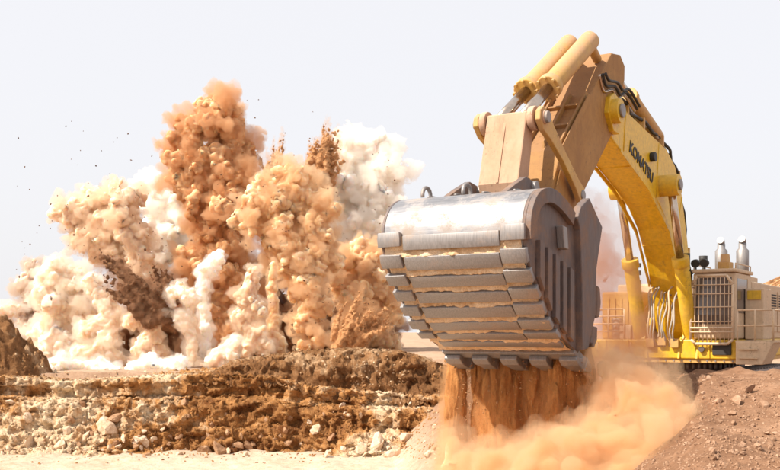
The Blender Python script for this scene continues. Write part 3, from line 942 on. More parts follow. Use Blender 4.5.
# --- boom cylinders
for y in (-0.74, 0.74):
    a = np.array([0.02, -0.46]); b = np.array([2.12, 4.08]); d = (b - a) / np.linalg.norm(b - a)
    def cp(s): q = a + d * s; return L3(q[0], y, q[1])
    Lc = np.linalg.norm(b - a)
    c = MB(); c.tube([cp(0.0), cp(0.2), cp(2.75)], 0.205, 24); c.tube([cp(2.60), cp(2.86)], 0.25, 24)
    c.tube([L3(a[0], y - 0.2, a[1]), L3(a[0], y + 0.2, a[1])], 0.27, 20)
    c = c.build('boom_cylinder', M['yellow'], EX, 0.015)
    MB().tube([cp(2.8), cp(Lc)], 0.115, 18).build('piston_rod', M['chrome'], c)
    e_ = MB(); e_.tube([L3(b[0], y - 0.18, b[1]), L3(b[0], y + 0.18, b[1])], 0.26, 20); e_.build('rod_eye', M['yellow'], c, 0.02)
    pp_ = MB(); n_ = Vector((-d[1], 0, d[0]))
    pp_.tube([Vector(cp(0.3)) + n_ * 0.24, Vector(cp(1.5)) + n_ * 0.25, Vector(cp(2.6)) + n_ * 0.25], 0.03, 8); pp_.build('oil_pipe', M['hose'], c)
# --- arm cylinder on the boom's back
for y in (-0.22, 0.24):
    a = np.array([1.75, 5.52]); b = np.array([5.52, 6.56]); d = (b - a) / np.linalg.norm(b - a); Lc = np.linalg.norm(b - a)
    def cp(s): q = a + d * s; return L3(q[0], y, q[1])
    c = MB(); c.tube([cp(0), cp(2.5)], 0.20, 20); c.tube([cp(2.38), cp(2.6)], 0.24, 20); c = c.build('arm_cylinder', M['yellow_dusty'], EX, 0.015)
    MB().tube([cp(2.5), cp(Lc)], 0.11, 16).build('piston_rod', M['chrome'], c)
    MB().prism(Q([(1.3, 5.1), (2.3, 5.25), (1.95, 5.66), (1.6, 5.66)]), y - 0.2, y - 0.24).build('cylinder_lug', M['boom_yellow'], c, 0.01)

# --- house: deck, hood, cab
deck = MB(); deck.box(L3(-7.0, -2.25, -0.78), L3(0.42, 2.12, -0.22))
deck = deck.build('revolving_frame', M['yellow'], EX, 0.03)
MB().box(L3(-7.0, -2.27, -0.90), L3(0.36, 2.10, -0.78)).build('skirt', M['yellow_dusty'], deck, 0.01)
MB().box(L3(0.42, 1.45, -0.66), L3(0.47, 1.98, -0.30)).build('recess_shade', M['black'], deck, 0.01)  # raised dark panel drawn in place of a shaded recess
for y in (-0.62, 0.62):                                  # boom foot cheeks
    MB().prism(Q([(-1.9, -0.22), (0.38, -0.22), (0.30, -0.05), (-0.5, 0.45), (-1.1, 0.5), (-1.8, 0.1)]), y - 0.07, y + 0.07).build('boom_bracket', M['yellow'], deck, 0.015)
for y in (-0.74, 0.74):
    for sy in (-0.26, 0.26):
        MB().prism(Q([(-0.35, -0.78), (0.50, -0.78), (0.36, -0.30), (0.16, -0.14), (-0.12, -0.14), (-0.3, -0.3)]), y + sy - 0.035, y + sy + 0.035).build('cylinder_bracket', M['yellow'], deck, 0.012)
for y in (-1.75, -1.05, 0.95, 1.35):
    MB().box(L3(0.42, y - 0.02, -0.76), L3(0.455, y + 0.02, -0.24)).build('deck_rib', M['yellow'], deck, 0.006)
for y in np.linspace(-2.1, 2.0, 18):
    MB().tube([L3(0.36, y, -0.84), L3(0.385, y, -0.84)], 0.022, 6).build('bolt', M['wear'], deck)
for y in (-1.4, 1.15):
    MB().tube([L3(0.42, y, -0.5), L3(0.52, y, -0.5)], 0.085, 14).build('deck_lamp', M['glass'], deck, 0.01)
for y in (-0.95, -2.0):
    gh = MB(); gh.tube([L3(0.42, y, -0.62), L3(0.50, y, -0.62), L3(0.50, y, -0.32), L3(0.42, y, -0.32)], 0.016, 6); gh.build('grab_handle', M['rail'], deck)
MB().box(L3(-0.1, -1.35, -0.22), L3(0.34, -1.0, 0.22)).build('tool_box', M['beige'], deck, 0.02)
MB().tube([L3(0.2, -0.93, -0.22), L3(0.2, -0.93, 0.28)], 0.07, 12).build('grease_canister', M['rail'], deck, 0.01)
# hoses and pipes in front of the boom foot
for k in range(9):
    y = -0.40 + k * 0.098
    hz = MB(); b_ = random.uniform(0.0, 0.35)
    hz.tube([L3(u, y + 0.03 * math.sin(k + i), w) for i, (u, w) in enumerate(smooth_curve([(0.40, -0.42), (0.52 + 0.1 * (k % 3), 0.1), (0.36 + b_ * 0.3, 0.75 + b_), (0.0, 1.05 + b_), (-0.3, 0.85)], 5))], 0.026, 8)
    hz.build('hose', M['hose'] if k % 3 else M['rail'], deck)
for y, w in ((-0.35, -0.35), (0.0, -0.3), (0.38, -0.36)):
    MB().box(L3(0.42, y - 0.12, w - 0.1), L3(0.56, y + 0.12, w + 0.16)).build('valve_block', M['yellow_dusty'], deck, 0.015)

hood = MB(); hood.box(L3(-6.9, -2.2, -0.22), L3(-1.9, 2.05, 1.55)); hood = hood.build('engine_hood', M['beige'], EX, 0.05)
for i in range(4):
    MB().box(L3(-6.7 + i * 1.2, 2.052, 0.0), L3(-5.65 + i * 1.2, 2.08, 1.35)).build('door_panel', M['beige'], hood, 0.012)
    for k in range(6):
        MB().box(L3(-6.55 + i * 1.2, 2.08, 0.75 + k * 0.09), L3(-5.8 + i * 1.2, 2.095, 0.79 + k * 0.09)).build('louvre', M['black'], hood)
MB().box(L3(-3.4, 0.3, 1.55), L3(-2.0, 1.9, 1.72)).build('hood_step', M['beige'], hood, 0.02)
cw = MB().box(L3(-8.2, -2.2, -0.7), L3(-7.02, 2.05, 1.2)).build('counterweight', M['yellow_dusty'], EX, 0.08)

cab = MB(); cab.prism([(-1.75, -0.2 + G), (0.30, -0.2 + G), (0.36, 0.5 + G), (0.24, 1.72 + G), (-1.75, 1.72 + G)], 0.84, 2.06)
cab = cab.build('cab', M['beige'], EX, 0.05)
MB().box(L3(-1.85, 0.80, 1.725), L3(0.34, 2.10, 1.83)).build('cab_roof', M['beige'], cab, 0.03)
MB().prism(Q([(0.31, 0.02), (0.372, 0.5), (0.262, 1.58), (0.225, 1.58), (0.30, 0.5), (0.28, 0.02)]), 0.95, 1.95).build('windscreen', M['glass'], cab, 0.005)
MB().box(L3(-1.1, 2.045, 0.55), L3(0.12, 2.075, 1.55)).build('side_window', M['glass'], cab, 0.008)
MB().box(L3(-1.62, 2.062, -0.1), L3(-1.16, 2.085, 1.6)).build('cab_door', M['beige'], cab, 0.01)
# guard frame of bars in front of the windscreen
gf = MB(); gx = 0.56
outline = [(0.86, -0.22), (0.86, 1.36), (1.04, 1.62), (1.86, 1.62), (2.04, 1.36), (2.04, -0.22), (1.9, -0.34), (1.0, -0.34)]
op = [L3(gx - 0.05 * max(0, w - 0.6), y, w) for y, w in outline + outline[:1]]
for a, b in zip(op[:-1], op[1:]): gf.tube([a, b], 0.04, 8)
gf = gf.build('window_guard', M['rail'], cab)
for k in range(9):
    y = 0.97 + k * 0.12
    MB().tube([L3(gx - 0.02, y, -0.32), L3(gx, y, 0.6), L3(gx - 0.05, y, 1.60)], 0.014, 6).build('guard_bar', M['rail'], cab)
for w in (0.0, 0.12, 0.30, 0.72, 1.10, 1.36):
    MB().tube([L3(gx + 0.03 - 0.05 * max(0, w - 0.6), 0.86, w), L3(gx + 0.03 - 0.05 * max(0, w - 0.6), 2.04, w)], 0.018 if w != 0.12 else 0.03, 6).build('guard_bar', M['rail'], cab)
for y, w in ((0.88, 0.0), (0.88, 1.3), (2.02, 0.0), (2.02, 1.3)):
    MB().tube([L3(gx, y, w), L3(0.30, y, w)], 0.025, 6).build('guard_stay', M['rail'], cab)
# opaque dark panes stand in for the unlit cab inside; lamps on the roof edge
for y in (0.92, 1.18):
    lm = MB(); lm.tube([L3(0.18, y, 2.02), L3(0.36, y, 2.00)], 0.12, 14); lm.tube([L3(0.22, y, 1.83), L3(0.22, y, 1.95)], 0.025, 6)
    lm.build('work_lamp', M['rubber'], cab, 0.01)
mr = MB(); mr.tube([L3(0.3, 0.86, 1.7), L3(0.5, 0.72, 1.9), L3(0.5, 0.70, 2.25)], 0.022, 6); mr.box(L3(0.46, 0.60, 1.95), L3(0.52, 0.82, 2.3)); mr.build('mirror', M['rubber'], cab, 0.01)
bx_ = MB(); bx_.box(L3(-0.5, 1.50, 1.83), L3(0.05, 1.82, 2.05)); bx_.prism(Q([(-0.4, 2.05), (0.0, 2.05), (-0.1, 2.28), (-0.3, 2.28)]), 1.56, 1.76); bx_.build('air_unit', M['yellow_dusty'], cab, 0.02)
rl = MB()
for y in (0.86, 2.04):
    rl.tube([L3(0.2, y, 1.83), L3(0.2, y, 1.98), L3(-1.7, y, 1.98), L3(-1.7, y, 1.83)], 0.02, 6)
rl.build('roof_rail', M['rail'], cab)
# exhaust stacks
for k, (u, y, h_) in enumerate(((-2.35, 1.02, 2.88), (-2.55, 1.62, 2.90))):
    st = MB(); st.tube([L3(u, y, 1.5), L3(u, y, 1.72), L3(u, y, 1.78), L3(u, y, 2.55), L3(u, y, 2.62), L3(u, y, h_ - 0.12)], [0.10, 0.10, 0.19, 0.19, 0.12, 0.12], 18)
    st.tube([L3(u, y, h_ - 0.12), L3(u + 0.02, y, h_ - 0.04), L3(u + 0.12, y, h_)], 0.11, 14)
    st.build('exhaust_stack', M['wear'], EX)
ai = MB(); ai.tube([L3(-2.4, 0.45, 1.5), L3(-2.4, 0.45, 2.3)], 0.05, 10); ai.tube([L3(-2.4, 0.45, 2.2), L3(-2.4, 0.45, 2.42)], 0.13, 14); ai.build('air_intake', M['rubber'], EX)

# --- walkway, steps and rails on the machine's left
pf = MB(); pf.prism([(-1.7, -0.24 + G), (0.62, -0.24 + G), (0.62, -0.30 + G), (-1.7, -0.30 + G)], 2.13, 3.2)
pf = pf.build('walkway', M['beige'], EX, 0.01)
MB().prism(Q([(0.60, -0.31), (0.60, -0.90), (-0.7, -0.90), (-0.9, -0.55), (-1.2, -0.31)]), 2.30, 2.42).build('step_side', M['beige'], pf, 0.01)
MB().prism(Q([(0.60, -0.24), (0.60, -0.90), (-0.2, -0.90), (-0.6, -0.24)]), 2.14, 2.22).build('step_side', M['beige'], pf, 0.01)
bxp = MB(); bxp.add([L3(0.63, 2.14, -0.92), L3(0.63, 2.86, -0.92), L3(0.63, 3.18, -0.28), L3(0.63, 2.14, -0.28), L3(-0.6, 2.14, -0.92), L3(-0.6, 2.86, -0.92), L3(-0.6, 3.18, -0.28), L3(-0.6, 2.14, -0.28)],
    [(0, 1, 2, 3), (7, 6, 5, 4), (0, 4, 5, 1), (1, 5, 6, 2), (2, 6, 7, 3), (3, 7, 4, 0)])
bxp.build('battery_box', M['beige'], pf, 0.02)
for w in (-0.75, -0.5):
    MB().box(L3(0.64, 2.24, w), L3(0.70, 2.75, w + 0.03)).build('step', M['rail'], pf)
hr = MB()
for (y, u) in ((2.18, 0.58), (2.66, 0.58), (3.15, 0.58), (3.15, -0.5), (3.15, -1.6)):
    hr.tube([L3(u, y, -0.26), L3(u, y, 0.62)], 0.026, 8)
for w in (0.18, 0.62):
    hr.tube([L3(0.58, 2.18, w), L3(0.58, 3.15, w), L3(-1.6, 3.15, w)], 0.026, 8)
hr.build('handrail', M['rail'], pf)
side = MB(); side.box(L3(-1.85, 2.09, -0.22), L3(-0.75, 2.62, 1.28)); side.build('cooler_box', M['beige'], EX, 0.03)
MB().box(L3(-0.745, 2.16, 0.95), L3(-0.72, 2.55, 1.22)).build('warning_panel', M['yellow'], EX, 0.005)

# --- machine's right: tank, rails and mast seen left of the boom
tk = MB().box(L3(-1.8, -2.1, -0.22), L3(-0.15, -0.85, 1.25)).build('fuel_tank', M['yellow_dusty'], EX, 0.06)
for i in range(5):
    MB().box(L3(-0.15, -1.9 + i * 0.2, 0.2), L3(-0.12, -1.84 + i * 0.2, 1.05)).build('rib', M['yellow_dusty'], tk, 0.005)
hr = MB()
for y in (-2.2, -1.7, -1.2):
    hr.tube([L3(0.36, y, -0.24), L3(0.36, y, 0.70)], 0.024, 8)
for w in (0.02, 0.25, 0.48, 0.70): hr.tube([L3(0.36, -2.2, w), L3(0.36, -1.2, w)], 0.022, 8)
hr.tube([L3(0.36, -2.2, 0.70), L3(-1.8, -2.2, 0.70)], 0.024, 8)
hr.build('handrail', M['rail'], EX)
mast = MB(); mast.tube([L3(-0.3, -1.0, 1.25), L3(-0.3, -1.0, 2.0)], 0.03, 8)
for w in (1.45, 1.75, 1.98): mast.box(L3(-0.36, -1.12, w), L3(-0.24, -0.9, w + 0.14))
mast.build('lamp_mast', M['rubber'], EX, 0.01)
tk2 = MB(); tk2.tube([L3(0.1, -1.5, -0.22), L3(0.1, -1.5, 0.42)], 0.16, 16); tk2.build('filter_canister', M['hose'], EX, 0.02)

# --- undercarriage
ring = MB(); ring.tube([(-2.6, 0, 0.95), (-2.6, 0, 1.50)], 1.55, 48); ring = ring.build('slew_ring', M['dark'], EX, 0.02)
for k in range(60):
    a = 2 * math.pi * k / 60
    MB().tube([(-2.6 + 1.6 * math.cos(a), 1.6 * math.sin(a), 1.25), (-2.6 + 1.6 * math.cos(a), 1.6 * math.sin(a), 1.45)], 0.05, 6).build('ring_tooth', M['wear'], ring)
MB().box((-4.6, -1.5, 0.55), (-0.6, 1.5, 1.0)).build('car_body', M['yellow_dusty'], EX, 0.05)
shoe_me = MB().box((-0.20, -0.42, -0.035), (0.20, 0.42, 0.035)).box((-0.17, -0.42, 0.035), (-0.12, 0.42, 0.085)).build('track_shoe', M['wear'], None)
shoe_mesh = shoe_me.data; bpy.data.objects.remove(shoe_me)
for sy in (-1, 1):
    fr = MB(); fr.prism([(-5.2, 0.35), (0.2, 0.35), (0.45, 0.6), (0.2, 0.95), (-5.2, 0.95), (-5.45, 0.6)], sy * 1.85 - 0.3, sy * 1.85 + 0.3)
    tr = fr.build('track_frame', M['yellow_dusty'], EX, 0.04); tr.location.x = -1.3
    for u in (-5.3, 0.3):
        MB().tube([(u, sy * 1.85 - 0.3, 0.66), (u, sy * 1.85 + 0.3, 0.66)], 0.5, 24).build('track_wheel', M['dark'], tr, 0.03)
    for u in np.linspace(-4.6, -0.4, 7):
        MB().tube([(u, sy * 1.85 - 0.32, 0.30), (u, sy * 1.85 + 0.32, 0.30)], 0.2, 16).build('track_roller', M['dark'], tr)
    path = [(-5.3 + 5.6 * t, 1.22, 0.0) for t in np.linspace(0, 1, 14, endpoint=False)]
    path += [(0.3 + 0.58 * math.sin(a), 0.66 + 0.56 * math.cos(a), a) for a in np.linspace(0, math.pi, 6, endpoint=False)]
    path += [(0.3 - 5.6 * t, 0.10, math.pi) for t in np.linspace(0, 1, 14, endpoint=False)]
    path += [(-5.3 - 0.58 * math.sin(a), 0.66 - 0.56 * math.cos(a), math.pi + a) for a in np.linspace(0, math.pi, 6, endpoint=False)]
    for u, z, a in path:
        sh = link('track_shoe', shoe_mesh, None, tr)
        sh.location = (u, sy * 1.85, z); sh.rotation_euler = (0, a, 0)

# ------------------------------------------------------------------ dust plumes
def ico(sub):
    bm = bmesh.new(); bmesh.ops.create_icosphere(bm, subdivisions=sub, radius=1.0)
    v = np.array([p.co for p in bm.verts]); f = np.array([[p.index for p in q.verts] for q in bm.faces]); bm.free()
    return v, f
ICO3, ICO2, ICO1 = ico(4), ico(3), ico(2)

def billow_mesh(name, balls, voxel, amps, seed=0.0, fine=True):
    V, Fc, n = [], [], 0
    for c, r in balls:
        bv, bf = ICO3 if r > voxel * 9 else (ICO2 if r > voxel * 3 else ICO1)
        V.append(bv * r + np.array(c)); Fc.append(bf + n); n += len(bv)
    me = np_mesh(name + '_raw', np.concatenate(V), np.concatenate(Fc), True)
    o = link(name + '_raw', me)
    m = o.modifiers.new('remesh', 'REMESH'); m.mode = 'VOXEL'; m.voxel_size = voxel; m.adaptivity = 0.0
    sm = o.modifiers.new('smooth', 'SMOOTH'); sm.factor = 0.5; sm.iterations = 3
    d = bpy.context.evaluated_depsgraph_get(); d.update()
    out = bpy.data.meshes.new_from_object(o.evaluated_get(d))
    bpy.data.objects.remove(o); bpy.data.meshes.remove(me)
    for a, s in amps:                                   # cauliflower creases, coarse to fine
        nv = len(out.vertices)
        co = np.empty(nv * 3, dtype=np.float32); out.vertices.foreach_get('co', co); co = co.reshape(-1, 3).astype(np.float64)
        nr = np.empty(nv * 3, dtype=np.float32); out.vertex_normals.foreach_get('vector', nr); nr = nr.reshape(-1, 3)
        b = np.abs(perlin(co / s + seed)) * 2.0
        co += nr * ((b - 0.45) * a)[:, None]
        out.vertices.foreach_set('co', co.astype(np.float32).ravel()); out.update()
    out.polygons.foreach_set('use_smooth', np.ones(len(out.polygons), dtype=bool))
    out.name = name
    return out

def spawn(lobes, Y, rnd, kids=11, grand=5, depth=0.45):
    balls = []
    k = Y / F
    main = []
    for px, py, r in lobes:
        c = np.array(at(px, py, Y)); r = r * k
        c[1] += rnd.uniform(-depth, depth) * r
        if main:                                         # bridge to the nearest lobe so that a plume stays one body
            c0, r0 = min(main, key=lambda m_: np.linalg.norm(m_[0] - c) - m_[1])
            for t in (0.25, 0.5, 0.75): balls.append((c0 + (c - c0) * t, 0.12 + (r0 + (r - r0) * t) * 0.7))
        main.append((c, r))
        balls.append((c, r * 0.86))
        for _ in range(kids):
            d = rnd.normal(size=3); d /= np.linalg.norm(d)
            r1 = r * rnd.uniform(0.26, 0.5)
            c1 = c + d * (r * 0.86)* rnd.uniform(0.75, 0.98)
            balls.append((c1, r1))
            for _ in range(grand):
                e = d + rnd.normal(size=3) * 0.75; e /= np.linalg.norm(e)
                balls.append((c1 + e * r1 * 0.9, r1 * rnd.uniform(0.28, 0.5)))
    return balls

ORANGE = mat_dust('orange_dust', (0.42, 0.21, 0.09), (0.66, 0.43, 0.25), 0.45)
AMBER = mat_dust('amber_dust', (0.54, 0.32, 0.155), (0.80, 0.60, 0.40), 0.5)
PEACH = mat_dust('peach_dust', (0.60, 0.41, 0.27), (0.84, 0.70, 0.55), 0.5)
CREAM = mat_dust('cream_dust', (0.70, 0.53, 0.38), (0.88, 0.79, 0.69), 0.6)
WHITE = mat_dust('white_dust', (0.80, 0.71, 0.61), (0.90, 0.86, 0.82), 0.7)
UMBER_SHADE = mat_dust('umber_shade_dust', (0.16, 0.08, 0.04), (0.36, 0.20, 0.105), 0.3)  # dark brown dust with the shade between the columns put into its colour
GREYB = mat_dust('greybrown_dust', (0.50, 0.38, 0.30), (0.66, 0.54, 0.45), 0.5)

DCOL = {'orange_dust': (0.84, 0.60, 0.38), 'amber_dust': (0.91, 0.73, 0.52), 'peach_dust': (0.94, 0.82, 0.68), 'cream_dust': (0.97, 0.90, 0.80), 'white_dust': (0.985, 0.96, 0.92), 'umber_shade_dust': (0.5, 0.3, 0.18), 'greybrown_dust': (0.8, 0.7, 0.6)}
MODE, VD = 'hyb', 1.5
plumes = [
 ('tall', ORANGE, 80, 0.12, [(212,100,8),(206,110,10),(190,132,20),(222,122,22),(236,148,20),(183,162,20),(214,165,28),(242,178,18),(178,180,13),(196,192,20),(226,203,24),(205,222,20),(222,245,25),(204,268,23),(230,285,23),(212,315,24),(228,340,22)],
  'tallest orange dust column, rising highest above the blast with a knobbly head'),
 ('mid', AMBER, 72, 0.11, [(292,188,24),(266,203,22),(316,206,20),(250,222,16),(278,224,26),(312,232,26),(292,250,26),(322,262,17),(304,284,19),(284,266,13),(314,306,15),(302,324,13),(318,334,11),(306,348,11)],
  'broad amber dust plume with a mushroom head, right of the tallest column'),
 ('right_white', WHITE, 86, 0.16, [(366,148,17),(350,162,20),(384,172,18),(370,190,25),(348,202,20),(386,212,19),(366,236,28),(340,180,16),(345,245,20)],
  'pale cream-white dust cloud rising behind the amber plume, nearest the bucket'),
 ('right_low', AMBER, 79, 0.13, [(362,258,22),(378,284,20),(350,290,20),(388,312,16),(362,328,20),(345,338,16),(384,340,14)],
  'low orange dust cloud under the white one at the right end of the blast'),
 ('left_peach', PEACH, 78, 0.12, [(74,214,16),(94,200,18),(120,204,20),(110,224,23),(84,234,17),(131,234,19),(106,250,20),(140,256,14),(125,272,14)],
  'rounded peach dust head high on the left side of the blast'),
 ('left_white', WHITE, 87, 0.16, [(156,200,15),(171,214,18),(186,226,14),(160,236,22),(178,200,13),(185,250,16),(150,260,16)],
  'soft white dust cloud between the peach head and the tallest column'),
 ('left_column', CREAM, 67, 0.11, [(58,268,14),(48,292,15),(74,284,16),(64,312,17),(44,330,15),(86,306,15),(60,345,18),(70,360,16),(40,356,13)],
  'cream dust column at the left end, standing beside the brown heap'),
 ('arch', CREAM, 63, 0.10, [(90,282,11),(104,300,11),(112,316,11),(86,330,11),(108,336,12),(96,352,12),(116,356,10),(80,356,12)],
  'cream dust billow with a dark gap, under the peach head'),
 ('spot_c', PEACH, 62, 0.10, [(141,298,9),(150,310,13),(131,320,11),(152,332,12),(144,350,12),(160,352,9)],
  'short grey-cream dust column left of the white puffs at the blast foot'),
 ('spot_b', CREAM, 61, 0.10, [(178,294,12),(192,300,11),(170,309,11),(185,318,12),(190,335,9),(193,350,7),(192,362,6)],
  'cream dust puff on a narrow stem, second from the tall white knob'),
 ('spot_a', WHITE, 63, 0.10, [(216,260,10),(207,270,11),(203,288,8),(203,304,7),(205,322,6),(207,340,6),(206,356,6)],
  'white knob of dust on a thin twisted stem in front of the tallest column'),
 ('spot_d', PEACH, 62, 0.10, [(254,272,7),(246,298,12),(258,308,12),(240,318,11),(254,333,12),(264,346,10),(246,350,9)],
  'peach dust column in front of the amber plume, wide at its foot'),
 ('spire', AMBER, 64, 0.10, [(273,262,3),(273,274,4),(272,292,6),(274,312,7),(272,332,9),(278,346,10)],
  'thin pointed amber spire of dust beside the peach column'),
 ('grey', GREYB, 84, 0.14, [(32,268,10),(26,286,11),(38,300,13),(20,312,10),(30,325,12)],
  'small grey-brown dust puff at the far left behind the cream column'),
 ('edge', CREAM, 74, 0.13, [(2,316,12),(12,308,8),(-8,330,14),(8,336,10),(22,345,10)],
  'pale dust puff cut by the left edge of the picture'),
 ('back', UMBER_SHADE, 92, 0.2, [(165,300,26),(150,335,24),(190,330,28),(250,290,28),(262,330,28),(330,300,26),(335,335,24),(290,330,26),(110,330,26),(375,330,20)],
  'dark brown dust backing, coloured as the deep shade in the gaps between the bright columns'),
 ('low1', WHITE, 57.5, 0.10, [(62,364,11),(82,370,8),(46,372,8),(100,366,10),(116,371,7)], 'low white dust puffs hugging the bench at the left'),
 ('low2', WHITE, 58, 0.10, [(134,368,8),(150,364,10),(166,368,9),(180,363,9),(178,372,6)], 'low white dust puffs in the middle of the bench'),
 ('low3', CREAM, 60, 0.10, [(212,360,8),(226,350,8),(236,342,8),(234,356,8),(222,366,6)], 'small cream dust ball at the foot of the tallest column'),
]
rnd = np.random.default_rng(42)
def mat_veil(name, col, dens, aniso=0.35):
    t = NT(name)
    v = t.n('VolumePrincipled')
    v.inputs['Color'].default_value = (*col, 1)
    v.inputs['Density'].default_value = dens
    v.inputs['Anisotropy'].default_value = aniso
    t.l(v.outputs[0], t.out.inputs['Volume'])
    return t.m
VEIL = {}
for i, (key, mt, Y, vox, lobes, lab) in enumerate(plumes):
    if key.startswith('spot') or key in ('arch', 'spire'): lobes = [(a_, b_, r_ * 0.97) for a_, b_, r_ in lobes]
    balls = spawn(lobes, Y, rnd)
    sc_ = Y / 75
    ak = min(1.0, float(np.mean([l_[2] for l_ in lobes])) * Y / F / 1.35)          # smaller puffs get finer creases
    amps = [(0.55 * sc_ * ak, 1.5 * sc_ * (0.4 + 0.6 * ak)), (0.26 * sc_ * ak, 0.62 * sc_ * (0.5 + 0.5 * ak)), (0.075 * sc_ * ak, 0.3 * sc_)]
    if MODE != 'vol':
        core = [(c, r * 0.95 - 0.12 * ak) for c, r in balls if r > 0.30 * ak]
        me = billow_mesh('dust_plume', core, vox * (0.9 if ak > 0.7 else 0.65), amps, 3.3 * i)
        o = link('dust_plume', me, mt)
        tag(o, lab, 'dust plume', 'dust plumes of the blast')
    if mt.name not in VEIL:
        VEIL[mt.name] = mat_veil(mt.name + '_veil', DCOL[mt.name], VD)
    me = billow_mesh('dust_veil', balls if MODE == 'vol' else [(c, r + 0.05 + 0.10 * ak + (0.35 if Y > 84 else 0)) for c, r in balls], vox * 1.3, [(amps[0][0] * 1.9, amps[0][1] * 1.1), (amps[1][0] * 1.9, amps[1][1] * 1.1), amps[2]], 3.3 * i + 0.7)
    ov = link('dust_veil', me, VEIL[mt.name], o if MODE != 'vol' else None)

# thrown soil: fans of dark streaks with dust trailing off them
def streaks(base, tips, n, Y, spread, w0, rr):
    b = np.array(at(*base, Y)); core, veil = [], []
    for _ in range(n):
        tp = np.array(at(*tips[rr.integers(0, len(tips))], Y))
        d = tp - b; L = np.linalg.norm(d)
        d = d * rr.uniform(0.4, 1.0) + rr.normal(size=3) * L * spread
        s0 = b + rr.normal(size=3) * L * 0.06
        w = L * w0 * rr.uniform(0.5, 1.3)
        m = int(np.linalg.norm(d) / (w * 0.5)) + 3
        t0 = rr.uniform(0, 0.35)
        for t in np.linspace(t0, 1, m):
            r = w * (1 - t) ** 0.7 * (0.6 + 0.8 * rr.random())
            c = s0 + d * t + rr.normal(size=3) * w * 0.35
            if r > 0.05: core.append((c, r))
            veil.append((c, r * 1.25 + 0.10))
    return core, veil
def soil_jet(name, base, tips, n, mat, label, Y, spread=0.1, w0=0.05, veilm=None):
    rr = np.random.default_rng(len(label))
    core, veil = streaks(base, tips, n, Y, spread, w0, rr)
    me = billow_mesh(name, core, 0.06, [(0.07, 0.3), (0.04, 0.14)], 5.5)
    o = link(name, me, mat)
    tag(o, label, 'soil spray', 'sprays of thrown soil')
    link('dust_veil', billow_mesh('dust_veil', veil, 0.11, [(0.22, 0.5), (0.1, 0.2)], 2.5), veilm, o)
SPRAY_D = mat_soil('thrown_dark_soil', (0.10, 0.05, 0.03), (0.17, 0.085, 0.045), (0.28, 0.15, 0.08), 1.2, 0.6, 0.1)
SPRAY_O = mat_soil('thrown_orange_soil', (0.36, 0.18, 0.08), (0.52, 0.28, 0.13), (0.66, 0.40, 0.22), 1.2, 0.6, 0.1)
VEIL_D = mat_veil('dark_soil_haze', (0.55, 0.33, 0.2), 1.3)
VEIL_O = mat_veil('orange_soil_haze', (0.82, 0.55, 0.32), 0.9)
soil_jet('soil_spray', (172, 318), [(84, 260), (100, 268), (118, 280), (138, 276), (155, 290)], 75, SPRAY_D, 'dark brown spray of soil thrown out to the left below the peach head', 61, 0.035, 0.045, VEIL_D)
soil_jet('soil_spray', (165, 305), [(148, 262), (160, 258), (174, 266)], 30, SPRAY_D, 'short dark spray of soil left of the tallest column', 75, 0.06, 0.06, VEIL_D)
soil_jet('soil_spray', (312, 195), [(328, 112), (336, 128), (318, 134), (343, 142)], 45, SPRAY_O, 'orange spray of soil shooting up above the amber plume', 82, 0.05, 0.055, VEIL_O)
soil_jet('soil_spray', (272, 195), [(268, 135), (285, 130), (262, 142), (277, 140)], 30, SPRAY_O, 'faint orange spray of soil between the two tallest plumes', 88, 0.05, 0.05, VEIL_O)
soil_jet('soil_spray', (338, 354), [(394, 292), (380, 288), (398, 316), (366, 285), (350, 292)], 60, SPRAY_O, 'fan of brown soil streaks at the right foot of the blast', 70, 0.05, 0.04, VEIL_O)

# clods hanging in the air round the blast
sp = []
for _ in range(260):
    px = random.uniform(15, 400); py = random.triangular(95, 350, 250)
    sp.append((at(px, py, random.uniform(58, 68)), random.uniform(0.018, 0.06) * (1.7 if random.random() < 0.08 else 1)))
rubble('flying_clods', sp, SPRAY_D, 'tiny dark clods of soil flying through the air round the blast')

# ------------------------------------------------------------------ soil pouring from the bucket
bpy.context.view_layer.update()
EXM = EX.matrix_world.copy()
def xw(u, v, w): return np.array(EXM @ Vector((u, v, w + G)))
SOILM = mat_soil('pouring_soil', (0.36, 0.15, 0.045), (0.56, 0.265, 0.09), (0.70, 0.37, 0.15), 2.5, 0.8, 0.05)
SOILV = mat_veil('pouring_soil_haze', (0.90, 0.60, 0.32), 2.4)
rp = np.random.default_rng(5)
core, veil = [], []
for v0 in (-1.62, -1.44, -1.16, -0.98, -0.80, -0.52, -0.34, -0.08, 0.10, 0.30, 0.52, 0.74, 0.92, 1.14, 1.34):
    wid = rp.uniform(0.055, 0.135)
    u0 = 10.5 + rp.uniform(-0.3, 0.12); drift = rp.normal(size=2) * 0.05
    for w in np.arange(-0.70, -2.9, -0.035):
        k = (-0.5 - w)
        for _ in range(2):
            c = xw(u0 - 0.1 + drift[0] * k + rp.normal() * 0.07, v0 + drift[1] * k + rp.normal() * (0.02 + 0.02 * k), w + rp.normal() * 0.03)
            r = wid * rp.uniform(0.7, 0.95) * (1 + 0.08 * k)
            core.append((c, r)); veil.append((c, r * 1.15 + 0.05 + 0.05 * k))
ZT = CAMZ - 0.70                                         # streams are drawn out downwards from this height
def drawn(balls, k): return [(np.array([c[0], c[1], ZT + (c[2] - ZT) / k]), r) for c, r in balls]
